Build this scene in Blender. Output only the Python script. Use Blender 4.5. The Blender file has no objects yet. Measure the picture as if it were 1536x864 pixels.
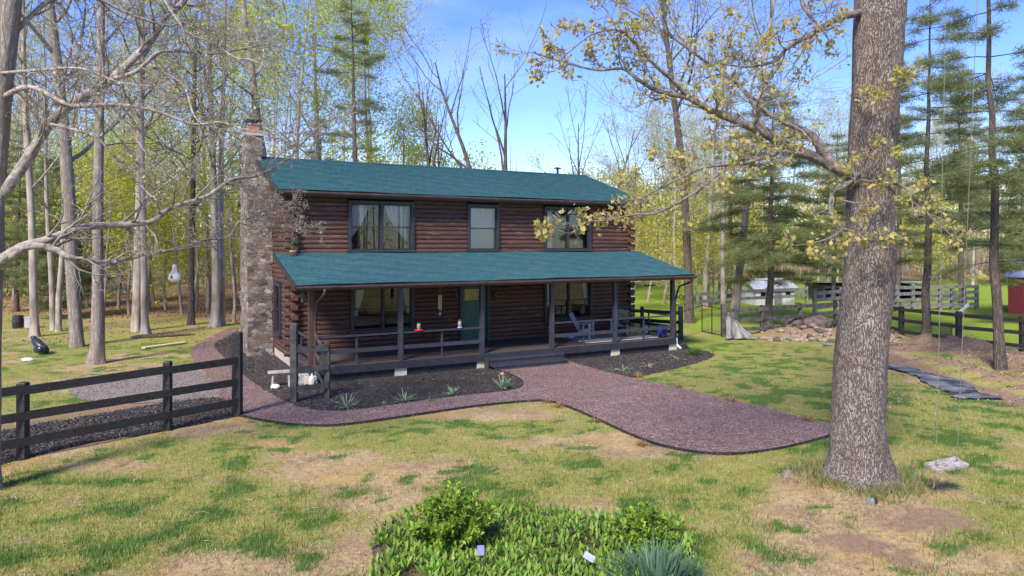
import bpy, bmesh, math, random
import numpy as np
from mathutils import Vector, Matrix
random.seed(11)
rng = np.random.default_rng(11)
SC = bpy.context.scene
COL = SC.collection
# ------------------------------------------------------------------ camera maths (photo pixels 1536x864 -> places)
F, HZ, CAMZ = 1051.3, 367.07, 4.2
def at(px, py, d): return Vector(((px-768)/F*d, d, CAMZ-(py-HZ)/F*d))
def gnd(px, py, z=0.0): return at(px, py, (CAMZ-z)*F/(py-HZ))
cam = bpy.data.cameras.new('camera'); cam.sensor_width = 36; cam.lens = F/1536*36
cam.shift_y = -(432-HZ)/1536; cam.clip_start = .1; cam.clip_end = 2000
co = bpy.data.objects.new('camera', cam); COL.objects.link(co)
co.location = (0, 0, CAMZ); co.rotation_euler = (math.pi/2, 0, 0); SC.camera = co

# ------------------------------------------------------------------ mesh helpers
class MB:
    def __init__(s): s.v = []; s.f = []; s.m = []; s.mi = 0
    def add(s, V, Fc):
        o = len(s.v); s.v += [tuple(p) for p in V]
        for f in Fc: s.f.append(tuple(i+o for i in f)); s.m.append(s.mi)
        return s
    def box(s, x0, y0, z0, x1, y1, z1):
        V = [(x, y, z) for z in (z0, z1) for y in (y0, y1) for x in (x0, x1)]
        return s.add(V, [(0,2,3,1),(4,5,7,6),(0,1,5,4),(2,6,7,3),(0,4,6,2),(1,3,7,5)])
    def bar(s, p, q, w, h, up=(0,0,1)):
        p = Vector(p); q = Vector(q); d = (q-p).normalized(); up = Vector(up)
        if abs(d.dot(up)) > .99: up = Vector((0,1,0))
        a = d.cross(up).normalized()*w/2; b = a.cross(d).normalized()*h/2
        V = [p-a-b, p+a-b, p+a+b, p-a+b, q-a-b, q+a-b, q+a+b, q-a+b]
        return s.add(V, [(0,1,2,3),(7,6,5,4),(0,4,5,1),(1,5,6,2),(2,6,7,3),(3,7,4,0)])
    def tube(s, pts, rad, n=8, cap=True):
        P = np.array([tuple(p) for p in pts], float)
        if np.isscalar(rad): rad = [rad]*len(P)
        V, Q = tube_np(P, np.array(rad, float), n)
        s.add(V.tolist(), Q.tolist())
        if cap:
            o = len(s.v)-len(V); m = len(V)
            s.f.append(tuple(o+i for i in range(n))[::-1]); s.m.append(s.mi)
            s.f.append(tuple(o+m-n+i for i in range(n))); s.m.append(s.mi)
        return s
    def lathe(s, prof, c=(0,0,0), n=16):
        c = Vector(c); V = []
        for r, z in prof:
            for k in range(n):
                a = 2*math.pi*k/n; V.append((c.x+r*math.cos(a), c.y+r*math.sin(a), c.z+z))
        Fc = []
        for j in range(len(prof)-1):
            for k in range(n):
                k2 = (k+1) % n; Fc.append((j*n+k, j*n+k2, (j+1)*n+k2, (j+1)*n+k))
        Fc.append(tuple(range(n))[::-1]); Fc.append(tuple((len(prof)-1)*n+k for k in range(n)))
        return s.add(V, Fc)
    def rock(s, c, rx, ry, rz, seed=0, sub=2, rough=.22, rot=0):
        bm = bmesh.new(); bmesh.ops.create_icosphere(bm, subdivisions=sub, radius=1)
        r = np.random.default_rng(seed); dirs = r.normal(size=(9,3)); dirs /= np.linalg.norm(dirs,axis=1)[:,None]
        amp = r.uniform(-rough, rough, 9)
        V = []
        ca, sa = math.cos(rot), math.sin(rot)
        for v in bm.verts:
            d = np.array(v.co); k = 1+np.sum(amp*np.clip(dirs@d, -.2, 1))+r.uniform(-.06,.06)
            x, y, z = d[0]*k*rx, d[1]*k*ry, d[2]*k*rz
            V.append((c[0]+x*ca-y*sa, c[1]+x*sa+y*ca, c[2]+z))
        Fc = [tuple(v.index for v in f.verts) for f in bm.faces]; bm.free()
        return s.add(V, Fc)
    def build(s, name, mats, parent=None, smooth=False, origin=None):
        V = s.v
        if origin is not None: V = [(a-origin[0], b-origin[1], c-origin[2]) for a, b, c in V]
        me = bpy.data.meshes.new(name); me.from_pydata(V, [], s.f)
        if not isinstance(mats, (list, tuple)): mats = [mats]
        for m in mats: me.materials.append(m)
        if len(mats) > 1: me.polygons.foreach_set('material_index', s.m)
        if smooth: me.polygons.foreach_set('use_smooth', [True]*len(me.polygons))
        me.update()
        o = bpy.data.objects.new(name, me); COL.objects.link(o)
        if parent is not None: o.parent = parent
        elif origin is not None: o.location = origin
        return o
def tube_np(P, R, n):
    m = len(P)
    T = np.gradient(P, axis=0); T /= np.linalg.norm(T, axis=1)[:,None]+1e-9
    ax = np.eye(3)[np.argmin(np.abs(T.mean(0)))]
    A = np.cross(T, ax); A /= np.linalg.norm(A, axis=1)[:,None]+1e-9
    B = np.cross(T, A)
    th = np.arange(n)*2*np.pi/n
    V = P[:,None,:] + R[:,None,None]*(np.cos(th)[None,:,None]*A[:,None,:]+np.sin(th)[None,:,None]*B[:,None,:])
    i = np.arange(m-1)[:,None]*n; k = np.arange(n)[None,:]; k2 = (k+1) % n
    Q = np.stack([i+k, i+k2, i+n+k2, i+n+k], -1).reshape(-1,4)
    return V.reshape(-1,3), Q
def np_mesh(name, V, Q, mats, midx=None, smooth=False, colors=None):
    V = np.asarray(V, np.float32); Q = np.asarray(Q, np.int32); k = Q.shape[1]
    me = bpy.data.meshes.new(name)
    me.vertices.add(len(V)); me.vertices.foreach_set('co', V.ravel())
    me.loops.add(Q.size); me.loops.foreach_set('vertex_index', Q.ravel())
    me.polygons.add(len(Q)); me.polygons.foreach_set('loop_start', np.arange(0, Q.size, k, dtype=np.int32))
    if not isinstance(mats, (list, tuple)): mats = [mats]
    for m in mats: me.materials.append(m)
    if midx is not None: me.polygons.foreach_set('material_index', np.asarray(midx, np.int32))
    if smooth: me.polygons.foreach_set('use_smooth', np.ones(len(Q), bool))
    if colors is not None:
        for an, arr in colors.items():
            a = me.attributes.new(an, 'FLOAT_COLOR', 'POINT'); a.data.foreach_set('color', np.asarray(arr, np.float32).ravel())
    me.update(calc_edges=True); me.validate()
    return me
def link(name, me, parent=None, loc=None):
    o = bpy.data.objects.new(name, me); COL.objects.link(o)
    if parent is not None: o.parent = parent
    if loc is not None: o.location = loc
    return o
def tag(o, label=None, cat=None, group=None, kind=None):
    if label: o['label'] = label
    if cat: o['category'] = cat
    if group: o['group'] = group
    if kind: o['kind'] = kind
    return o
def thing(name, label, cat, loc=(0,0,0), rz=0, group=None):
    o = bpy.data.objects.new(name, None); COL.objects.link(o); o.empty_display_size = .2
    o.location = loc; o.rotation_euler = (0,0,rz)
    return tag(o, label, cat, group)
def copy_tree(o, parent=None):
    c = o.copy(); COL.objects.link(c); c.parent = parent
    for ch in list(o.children): copy_tree(ch, c)
    return c

# ------------------------------------------------------------------ value noise (numpy)
def _h(ix, iy, s):
    n = (ix.astype(np.int64)*374761393 + iy.astype(np.int64)*668265263 + s*1442695041) & 0xffffffff
    n = ((n ^ (n >> 13))*1274126177) & 0xffffffff
    return ((n ^ (n >> 16)) & 0xffffff)/float(0xffffff)
def vn(x, y, s=0):
    x = np.asarray(x, float); y = np.asarray(y, float)
    ix = np.floor(x); iy = np.floor(y); fx = x-ix; fy = y-iy
    fx = fx*fx*(3-2*fx); fy = fy*fy*(3-2*fy)
    a = _h(ix,iy,s); b = _h(ix+1,iy,s); c = _h(ix,iy+1,s); d = _h(ix+1,iy+1,s)
    return (a*(1-fx)+b*fx)*(1-fy)+(c*(1-fx)+d*fx)*fy
def fbm(x, y, s=0, o=4):
    t = 0; a = .5; n = 0
    for k in range(o): t = t+a*vn(x*2**k+17.3*k, y*2**k-9.1*k, s+k); n += a; a *= .55
    return t/n
def sst(a, b, x):
    t = np.clip((np.asarray(x)-a)/(b-a), 0, 1); return t*t*(3-2*t)

# ------------------------------------------------------------------ materials
def newmat(name):
    m = bpy.data.materials.new(name); m.use_nodes = True
    nt = m.node_tree; nt.nodes.clear()
    out = nt.nodes.new('ShaderNodeOutputMaterial'); b = nt.nodes.new('ShaderNodeBsdfPrincipled')
    nt.links.new(b.outputs[0], out.inputs[0])
    return m, nt, b, out
def N(nt, t, **kw):
    n = nt.nodes.new('ShaderNode'+t)
    for k, v in kw.items():
        if k in ('inp',):
            for a, val in v.items(): n.inputs[a].default_value = val
        else: setattr(n, k, v)
    return n
def L(nt, a, b): nt.links.new(a, b)
def c4(c): return (c[0], c[1], c[2], 1)
def coords(nt, scale=(1,1,1), kind='Object'):
    if kind == 'World': g = N(nt, 'NewGeometry').outputs['Position']
    else: g = N(nt, 'TexCoord').outputs[kind]
    mp = N(nt, 'Mapping'); mp.inputs['Scale'].default_value = scale; L(nt, g, mp.inputs[0]); return mp.outputs[0]
def noise(nt, co, scale, detail=4, rough=.55):
    n = N(nt, 'TexNoise'); n.inputs['Scale'].default_value = scale; n.inputs['Detail'].default_value = detail; n.inputs['Roughness'].default_value = rough
    L(nt, co, n.inputs['Vector']); return n.outputs['Fac']
def ramp(nt, fac, stops):
    r = N(nt, 'ValToRGB'); e = r.color_ramp.elements
    while len(e) < len(stops): e.new(.5)
    for k, (p, c) in enumerate(stops): e[k].position = p; e[k].color = c4(c) if not np.isscalar(c) else (c,c,c,1)
    L(nt, fac, r.inputs[0]); return r.outputs[0]
def mix(nt, fac, a, b, mode='MIX'):
    m = N(nt, 'MixRGB', blend_type=mode)
    for s, v in zip(m.inputs, (fac, a, b)):
        if hasattr(v, 'is_linked'): L(nt, v, s)
        elif np.isscalar(v): s.default_value = v
        else: s.default_value = c4(v)
    return m.outputs[0]
def bump(nt, b, h, strength=.5, dist=.02):
    n = N(nt, 'Bump'); n.inputs['Strength'].default_value = strength; n.inputs['Distance'].default_value = dist
    L(nt, h, n.inputs['Height']); L(nt, n.outputs[0], b.inputs['Normal'])
def mnoise(name, c1, c2, scale=8, rough=.7, stretch=(1,1,1), bs=.3, bd=.01, kind='Object', lo=.35, hi=.65, metal=0, spec=.5, detail=5):
    m, nt, b, _ = newmat(name); co_ = coords(nt, stretch, kind); f = noise(nt, co_, scale, detail)
    L(nt, ramp(nt, f, [(lo, c1), (hi, c2)]), b.inputs['Base Color'])
    b.inputs['Roughness'].default_value = rough; b.inputs['Metallic'].default_value = metal
    b.inputs['Specular IOR Level'].default_value = spec
    if bs: bump(nt, b, f, bs, bd)
    return m
def leafmat(name, cols, trans=.45, rough=.55):
    m, nt, b, out = newmat(name)
    g = N(nt, 'NewGeometry'); n = len(cols)
    c = ramp(nt, g.outputs['Random Per Island'], [(i/(n-1) if n > 1 else 0, k) for i, k in enumerate(cols)])
    L(nt, c, b.inputs['Base Color']); b.inputs['Roughness'].default_value = rough; b.inputs['Specular IOR Level'].default_value = .3
    t = N(nt, 'BsdfTranslucent'); L(nt, c, t.inputs[0]); ms = N(nt, 'MixShader'); ms.inputs[0].default_value = trans
    L(nt, b.outputs[0], ms.inputs[1]); L(nt, t.outputs[0], ms.inputs[2]); L(nt, ms.outputs[0], out.inputs[0])
    return m
def barkmat(name, dark, light, vs=16, zs=.16, bd=.04, bs=.9, depth=.10):
    """furrowed bark: long dark furrows where two stretched noises cross their middle value"""
    m, nt, b, _ = newmat(name)
    def furrow(scale, z, w):
        f = noise(nt, coords(nt, (1,1,z)), scale, 5, .6)
        s1 = N(nt, 'Math', operation='SUBTRACT'); L(nt, f, s1.inputs[0]); s1.inputs[1].default_value = .5
        s2 = N(nt, 'Math', operation='ABSOLUTE'); L(nt, s1.outputs[0], s2.inputs[0])
        return ramp(nt, s2.outputs[0], [(0, 0.0), (w, 1.0)])
    h1 = furrow(vs, zs, depth); h2 = furrow(vs*2.1, zs*1.5, depth*.8)
    h = mix(nt, 1.0, h1, mix(nt, .75, (1,1,1), h2), 'MULTIPLY')
    big = noise(nt, coords(nt, (1,1,.4)), 2.3, 4); fine = noise(nt, coords(nt, (1,1,.35)), 70, 3, .7)
    lc = mix(nt, ramp(nt, big, [(.35, 0.0), (.7, 1.0)]), light, [light[0]*.74, light[1]*.70, light[2]*.70])
    lc = mix(nt, .7, lc, ramp(nt, fine, [(.3, (.55,.55,.55)), (.7, (1.35,1.35,1.35))]), 'MULTIPLY')
    L(nt, mix(nt, h, dark, lc), b.inputs['Base Color']); b.inputs['Roughness'].default_value = .9; b.inputs['Specular IOR Level'].default_value = .15
    bump(nt, b, mix(nt, .25, h, fine), bs, bd); return m
def platemat(name, dark, light, vs=27, zs=.36):
    """plated oak bark: small warped plates between dark furrows"""
    m, nt, b, _ = newmat(name); co_ = coords(nt, (1,1,zs))
    wn = N(nt, 'TexNoise'); wn.inputs['Scale'].default_value = 7; wn.inputs['Detail'].default_value = 5; L(nt, co_, wn.inputs['Vector'])
    add = N(nt, 'MixRGB', blend_type='ADD'); add.inputs[0].default_value = .30; L(nt, co_, add.inputs[1]); L(nt, wn.outputs['Color'], add.inputs[2])
    v = N(nt, 'TexVoronoi', feature='DISTANCE_TO_EDGE'); v.inputs['Scale'].default_value = vs; L(nt, add.outputs[0], v.inputs['Vector'])
    vc = N(nt, 'TexVoronoi'); vc.inputs['Scale'].default_value = vs; L(nt, add.outputs[0], vc.inputs['Vector'])
    sep = N(nt, 'SeparateColor'); L(nt, vc.outputs['Color'], sep.inputs[0])
    fine = noise(nt, coords(nt, (1,1,.5)), 75, 4, .7); big = noise(nt, coords(nt, (1,1,.5)), 1.8, 4)
    wob = N(nt, 'Math', operation='MULTIPLY_ADD'); L(nt, fine, wob.inputs[0]); wob.inputs[1].default_value = .16; wob.inputs[2].default_value = -.08
    ad2 = N(nt, 'Math', operation='ADD'); L(nt, v.outputs['Distance'], ad2.inputs[0]); L(nt, wob.outputs[0], ad2.inputs[1])
    h = ramp(nt, ad2.outputs[0], [(-.0, 0.0), (.17, 1.0)])
    lc = mix(nt, sep.outputs[0], [x*.78 for x in light], [min(1,x*1.08) for x in light])
    lc = mix(nt, ramp(nt, big, [(.4, 0.0), (.65, .8)]), lc, [light[0]*.62, light[1]*.56, light[2]*.54])
    lc = mix(nt, .7, lc, ramp(nt, fine, [(.3, (.6,.6,.6)), (.7, (1.3,1.3,1.3))]), 'MULTIPLY')
    L(nt, mix(nt, h, dark, lc), b.inputs['Base Color']); b.inputs['Roughness'].default_value = .9; b.inputs['Specular IOR Level'].default_value = .15
    bump(nt, b, mix(nt, .3, h, fine), .75, .045); return m
MAT = {}
MAT['oak_bark'] = platemat('oak_bark', (.095,.074,.06), (.335,.282,.245), 27, .26)
MAT['grey_bark'] = barkmat('grey_bark', (.19,.155,.125), (.52,.455,.39), 14, .10, bd=.03, bs=.7)
MAT['brown_bark'] = barkmat('brown_bark', (.075,.057,.047), (.31,.255,.215), 15, .16, bd=.035)
MAT['grey_limb'] = mnoise('grey_limb', (.12,.097,.077), (.45,.385,.325), 13, .9, bs=.8, bd=.02, lo=.3, hi=.68)
MAT['limb_bark'] = mnoise('limb_bark', (.06,.047,.038), (.25,.21,.18), 13, .9, bs=.8, bd=.02, lo=.3, hi=.68)
MAT['twig'] = mnoise('twig', (.14,.115,.092), (.32,.275,.23), 7, .85, bs=0)
MAT['far_bark'] = mnoise('far_bark', (.19,.155,.122), (.46,.39,.32), 3, .9, (1,1,.3), bs=0)
MAT['leaf_yellow'] = leafmat('leaf_yellow', [(.54,.50,.05), (.64,.58,.08), (.48,.52,.06), (.66,.57,.15)], .5)
MAT['leaf_spring'] = leafmat('leaf_spring', [(.46,.52,.04), (.60,.62,.06), (.50,.57,.05), (.66,.62,.10)], .5)
MAT['leaf_green'] = leafmat('leaf_green', [(.26,.40,.04), (.36,.48,.06), (.46,.54,.07)], .45)
MAT['leaf_oak'] = leafmat('leaf_oak', [(.46,.40,.09), (.56,.48,.13), (.38,.38,.08), (.62,.51,.21), (.50,.36,.14)], .5)
MAT['leaf_bud'] = leafmat('leaf_bud', [(.42,.34,.24), (.50,.44,.30), (.36,.30,.12)], .3)
MAT['leaf_far'] = leafmat('leaf_far', [(.46,.42,.16), (.56,.52,.18), (.44,.36,.22), (.52,.50,.12)], .5)
MAT['needle'] = leafmat('needle', [(.14,.17,.065), (.21,.24,.09), (.30,.32,.13)], .4)
MAT['shrub_leaf'] = leafmat('shrub_leaf', [(.10,.22,.022), (.21,.36,.035), (.34,.46,.06), (.07,.15,.02)], .35, .4)
MAT['lily_leaf'] = leafmat('lily_leaf', [(.085,.20,.025), (.19,.36,.04), (.31,.46,.065), (.12,.24,.04), (.36,.44,.09), (.08,.16,.03)], .35, .4)
MAT['daffodil_leaf'] = leafmat('daffodil_leaf', [(.05,.11,.07), (.085,.16,.09), (.15,.24,.15)], .2, .45)
MAT['iris_leaf'] = leafmat('iris_leaf', [(.16,.27,.13), (.30,.40,.22), (.38,.42,.26)], .3)
MAT['dry_leaf'] = leafmat('dry_leaf', [(.34,.20,.08), (.42,.28,.13), (.26,.14,.06)], .3)
MAT['grass_tuft'] = leafmat('grass_tuft', [(.06,.16,.02), (.10,.22,.03)], .3)
MAT['black_wood'] = mnoise('black_wood', (.008,.007,.008), (.040,.034,.032), 13, .6, (1,1,3), .4, .006)
MAT['faded_black_wood'] = mnoise('faded_black_wood', (.03,.027,.026), (.10,.092,.085), 4, .75, (1,1,1), .3, .004)
MAT['grey_wood'] = mnoise('grey_wood', (.12,.11,.104), (.26,.245,.235), 5, .8, (1,1,.5), .3, .004)
MAT['pale_wood'] = mnoise('pale_wood', (.30,.265,.22), (.46,.42,.36), 6, .8, bs=.2, bd=.003)
MAT['new_wood'] = mnoise('new_wood', (.55,.46,.22), (.66,.58,.33), 4, .7, (1,1,1), .15, .002)
MAT['weathered'] = mnoise('weathered', (.16,.13,.11), (.42,.37,.33), 9, .85, (1,3,1), .7, .01)
MAT['trim'] = mnoise('trim', (.021,.020,.025), (.035,.034,.042), 6, .5, bs=.1, bd=.002)
MAT['porch_paint'] = mnoise('porch_paint', (.032,.032,.043), (.05,.05,.066), 5, .45, bs=.1, bd=.002)
MAT['brown_trim'] = mnoise('brown_trim', (.05,.028,.022), (.085,.05,.04), 4, .45, bs=.1, bd=.002)
MAT['dark_brown'] = mnoise('dark_brown', (.022,.014,.012), (.04,.026,.022), 4, .55, bs=.1, bd=.002)
MAT['block'] = mnoise('block', (.50,.42,.30), (.66,.58,.44), 14, .85, bs=.3, bd=.004)
MAT['concrete'] = mnoise('concrete', (.30,.28,.26), (.42,.40,.38), 12, .85, bs=.3, bd=.004)
MAT['foundation'] = mnoise('foundation', (.40,.33,.27), (.52,.45,.38), 9, .85, bs=.3, bd=.004)
MAT['skirt'] = mnoise('skirt', (.012,.012,.014), (.025,.024,.028), 5, .8, bs=.2, bd=.004)
MAT['metal_dark'] = mnoise('metal_dark', (.03,.03,.03), (.06,.055,.05), 20, .4, bs=0, metal=.6)
MAT['wire'] = mnoise('wire', (.06,.05,.042), (.13,.11,.095), 30, .5, bs=0, metal=.5)
MAT['white_plastic'] = mnoise('white_plastic', (.48,.48,.47), (.62,.62,.61), 6, .4, bs=0)
MAT['grey_plastic'] = mnoise('grey_plastic', (.30,.33,.37), (.38,.41,.45), 6, .45, bs=0)
MAT['blue_glaze'] = mnoise('blue_glaze', (.012,.022,.14), (.03,.045,.24), 7, .15, bs=0)
MAT['yellow_glaze'] = mnoise('yellow_glaze', (.55,.30,.03), (.68,.42,.06), 7, .3, bs=0)
MAT['terracotta'] = mnoise('terracotta', (.42,.15,.08), (.56,.24,.14), 14, .8, bs=.1)
MAT['red_plastic'] = mnoise('red_plastic', (.45,.02,.02), (.55,.04,.03), 5, .35, bs=0)
MAT['grey_glass'] = mnoise('grey_glass', (.12,.14,.15), (.26,.28,.29), 9, .15, bs=0)
MAT['clear_bottle'] = mnoise('clear_bottle', (.26,.27,.28), (.40,.41,.42), 5, .1, bs=0)
MAT['bamboo'] = mnoise('bamboo', (.52,.36,.13), (.66,.5,.22), 12, .5, bs=0)
MAT['gourd'] = mnoise('gourd', (.62,.57,.50), (.76,.72,.66), 6, .55, bs=.1)
MAT['green_door'] = mnoise('green_door', (.006,.075,.05), (.010,.10,.068), 4, .4, bs=.05)
MAT['deck'] = mnoise('deck', (.055,.042,.038), (.10,.078,.07), 5, .6, (1,8,1), .3, .004)
MAT['curtain'] = leafmat('curtain', [(.88,.88,.87), (.90,.90,.89)], .35, .8)
MAT['room'] = mnoise('room', (.055,.034,.017), (.11,.068,.034), 2, .8, (1,1,3), bs=0)
MAT['paper_tag'] = mnoise('paper_tag', (.25,.26,.46), (.31,.32,.54), 3, .4, bs=0)
MAT['rope'] = mnoise('rope', (.12,.11,.085), (.20,.185,.15), 30, .9, bs=0)
MAT['black_plastic'] = mnoise('black_plastic', (.012,.013,.018), (.03,.032,.042), 6, .3, bs=.2)
MAT['silver_sheet'] = mnoise('silver_sheet', (.03,.03,.033), (.26,.258,.255), 1.6, .4, (1,1,1), .6, .03, lo=.40, hi=.72, detail=8)
MAT['tarp'] = mnoise('tarp', (.09,.085,.075), (.30,.285,.26), 3, .75, (1,1,.4), .5, .03)
MAT['red_barn'] = mnoise('red_barn', (.26,.022,.022), (.34,.04,.036), 2, .6, (9,9,.6), .3, .01)
MAT['white_barn'] = mnoise('white_barn', (.50,.50,.50), (.66,.66,.65), 2, .7, (6,6,.5), .3, .01)
MAT['metal_roof'] = mnoise('metal_roof', (.46,.48,.51), (.62,.63,.65), 1.5, .35, bs=0, metal=.2)
MAT['shed_wood'] = mnoise('shed_wood', (.07,.055,.045), (.15,.12,.10), 3, .85, (5,5,.5), .3, .01)
MAT['boulder'] = mnoise('boulder', (.05,.038,.032), (.15,.115,.095), 3.5, .9, bs=.8, bd=.05)
MAT['fieldstone'] = mnoise('fieldstone', (.14,.095,.07), (.40,.30,.225), 4, .9, bs=.6, bd=.03)
MAT['pale_stone'] = mnoise('pale_stone', (.50,.47,.42), (.68,.65,.60), 7, .85, bs=.4, bd=.01)
MAT['edging'] = mnoise('edging', (.012,.012,.013), (.022,.022,.024), 6, .5, bs=0)

def mat_glass():
    m, nt, b, out = newmat('window_glass'); nt.nodes.remove(b)
    g = N(nt, 'BsdfGlossy'); g.inputs['Roughness'].default_value = .015; g.inputs['Color'].default_value = (.9,.9,.92,1)
    t = N(nt, 'BsdfTransparent'); t.inputs[0].default_value = (.93,.95,.94,1)
    fr = N(nt, 'Fresnel'); fr.inputs['IOR'].default_value = 1.5
    ms = N(nt, 'MixShader'); L(nt, fr.outputs[0], ms.inputs[0]); L(nt, t.outputs[0], ms.inputs[1]); L(nt, g.outputs[0], ms.inputs[2])
    L(nt, ms.outputs[0], out.inputs[0]); return m
MAT['glass'] = mat_glass()
def mat_log():
    m, nt, b, _ = newmat('stained_log')
    f = noise(nt, coords(nt, (.35,.35,5)), 5, 6); g = noise(nt, coords(nt, (1,1,1)), .55, 4); w = noise(nt, coords(nt, (.8,.8,9)), 3.2, 6, .7)
    c = mix(nt, ramp(nt, f, [(.3, 0.0), (.7, 1.0)]), (.054,.020,.0125), (.108,.043,.028))
    gi = N(nt, 'NewGeometry'); c = mix(nt, 1.0, c, ramp(nt, gi.outputs['Random Per Island'], [(0, (.68,.68,.70)), (.5, (1,1,1)), (1, (1.38,1.30,1.25))]), 'MULTIPLY')
    kn = N(nt, 'TexVoronoi'); kn.inputs['Scale'].default_value = 1.7; L(nt, coords(nt, (1,1,2.2)), kn.inputs['Vector']); c = mix(nt, ramp(nt, kn.outputs['Distance'], [(.04, .85), (.075, 0.0)]), c, (.022,.010,.008))
    c = mix(nt, ramp(nt, g, [(.35, 0.0), (.7, .6)]), c, (.075,.032,.027))
    c = mix(nt, ramp(nt, w, [(.565, 0.0), (.68, .75)]), c, (.30,.20,.145))     # bleached patches of the stain
    L(nt, c, b.inputs['Base Color']); b.inputs['Roughness'].default_value = .6; bump(nt, b, f, .25, .01); return m
MAT['log'] = mat_log()
def mat_shingle():
    m, nt, b, _ = newmat('teal_shingle')
    tc = N(nt, 'TexCoord'); mp = N(nt, 'Mapping'); L(nt, tc.outputs['UV'], mp.inputs[0])
    br = N(nt, 'TexBrick'); L(nt, mp.outputs[0], br.inputs['Vector'])
    br.inputs['Scale'].default_value = 1; br.inputs['Brick Width'].default_value = .31; br.inputs['Row Height'].default_value = .14
    br.inputs['Mortar Size'].default_value = .008; br.inputs['Bias'].default_value = -.1; br.offset = .37; br.squash = .7; br.squash_frequency = 3
    br.inputs['Color1'].default_value = (.05,.155,.17,1); br.inputs['Color2'].default_value = (.085,.20,.212,1); br.inputs['Mortar'].default_value = (.018,.06,.066,1)
    n1 = noise(nt, mp.outputs[0], .5, 4); n2 = noise(nt, mp.outputs[0], 45, 3, .7)
    c = mix(nt, ramp(nt, n1, [(.35, 0.0), (.7, .2)]), br.outputs[0], (.05,.15,.145))
    c = mix(nt, .5, c, ramp(nt, n2, [(.3, (.45,.45,.45)), (.7, (1.35,1.35,1.35))]), 'MULTIPLY')
    L(nt, c, b.inputs['Base Color']); b.inputs['Roughness'].default_value = .85; b.inputs['Specular IOR Level'].default_value = .25
    bump(nt, b, n2, .6, .006); return m
MAT['shingle'] = mat_shingle()
def mat_stone():
    m, nt, b, _ = newmat('chimney_stone')
    co_ = coords(nt, (1,1,1.55))
    wn = N(nt, 'TexNoise'); wn.inputs['Scale'].default_value = 3; L(nt, co_, wn.inputs['Vector'])
    add = N(nt, 'MixRGB', blend_type='ADD'); add.inputs[0].default_value = .16; L(nt, co_, add.inputs[1]); L(nt, wn.outputs['Color'], add.inputs[2])
    v = N(nt, 'TexVoronoi'); v.inputs['Scale'].default_value = 4.3; L(nt, add.outputs[0], v.inputs['Vector'])
    e = N(nt, 'TexVoronoi', feature='DISTANCE_TO_EDGE'); e.inputs['Scale'].default_value = 4.3; L(nt, add.outputs[0], e.inputs['Vector'])
    sep = N(nt, 'SeparateColor'); L(nt, v.outputs['Color'], sep.inputs[0])
    c = ramp(nt, sep.outputs[0], [(0, (.075,.058,.048)), (.25, (.23,.175,.135)), (.5, (.135,.108,.09)), (.7, (.30,.255,.215)), (.85, (.175,.11,.08)), (1, (.36,.325,.295))])
    n = noise(nt, coords(nt), 14, 5, .65)
    c = mix(nt, .6, c, ramp(nt, n, [(.25, (.45,.45,.45)), (.75, (1.4,1.4,1.4))]), 'MULTIPLY')
    edge = ramp(nt, e.outputs['Distance'], [(.0, 0.0), (.06, 1.0)])
    c = mix(nt, edge, (.16,.14,.125), c)
    L(nt, c, b.inputs['Base Color']); b.inputs['Roughness'].default_value = .9
    bump(nt, b, mix(nt, .4, edge, n), .9, .05); return m
MAT['stone'] = mat_stone()
def mat_gravel(name, cols, scale, bs=.9, bd=.03, patch=(.6, .25)):
    m, nt, b, _ = newmat(name); co_ = coords(nt, (1,1,1), 'World')
    v = N(nt, 'TexVoronoi'); v.inputs['Scale'].default_value = scale; L(nt, co_, v.inputs['Vector'])
    sep = N(nt, 'SeparateColor'); L(nt, v.outputs['Color'], sep.inputs[0])
    c = ramp(nt, sep.outputs[0], [(i/(len(cols)-1), k) for i, k in enumerate(cols)])
    n = noise(nt, co_, 1.1, 5, .6)
    c = mix(nt, patch[0], c, ramp(nt, n, [(.3, (1-patch[1],)*3), (.7, (1+patch[1],)*3)]), 'MULTIPLY')
    L(nt, c, b.inputs['Base Color']); b.inputs['Roughness'].default_value = .9; b.inputs['Specular IOR Level'].default_value = .2
    h = ramp(nt, v.outputs['Distance'], [(0, 1.0), (.7, 0.0)]); bump(nt, b, h, bs, bd); return m
MAT['path'] = mat_gravel('mauve_gravel', [(.11,.058,.049), (.21,.122,.104), (.275,.17,.148), (.15,.085,.072), (.34,.26,.235), (.215,.13,.117)], 26, 1.0)
MAT['mulch'] = mat_gravel('dark_mulch', [(.035,.029,.026), (.06,.05,.045), (.085,.072,.065), (.045,.038,.034), (.12,.10,.09)], 26)
MAT['drive'] = mat_gravel('grey_gravel', [(.15,.128,.108), (.26,.23,.20), (.33,.295,.255), (.20,.175,.15)], 30)
MAT['mulch_chip'] = leafmat('mulch_chip', [(.035,.029,.026), (.06,.05,.045), (.09,.077,.07), (.16,.14,.12)], 0, .85)
MAT['stone_chip'] = leafmat('stone_chip', [(.125,.066,.056), (.23,.138,.12), (.30,.195,.17), (.47,.385,.34)], 0, .85)
def mat_attr(name, trans=.25):
    m, nt, b, out = newmat(name); a = N(nt, 'Attribute', attribute_name='tint')
    L(nt, a.outputs['Color'], b.inputs['Base Color']); b.inputs['Roughness'].default_value = .6; b.inputs['Specular IOR Level'].default_value = .2
    t = N(nt, 'BsdfTranslucent'); L(nt, a.outputs['Color'], t.inputs[0]); ms = N(nt, 'MixShader'); ms.inputs[0].default_value = trans
    L(nt, b.outputs[0], ms.inputs[1]); L(nt, t.outputs[0], ms.inputs[2]); L(nt, ms.outputs[0], out.inputs[0]); return m
MAT['blade'] = mat_attr('grass_blade')
STRAW = np.array((.39,.285,.15)); LAWN = np.array((.205,.248,.05)); TUFT = np.array((.085,.15,.03)); DIRT = np.array((.26,.17,.108)); LITTER = np.array((.34,.22,.12)); LUSH = np.array((.22,.30,.035))
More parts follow.
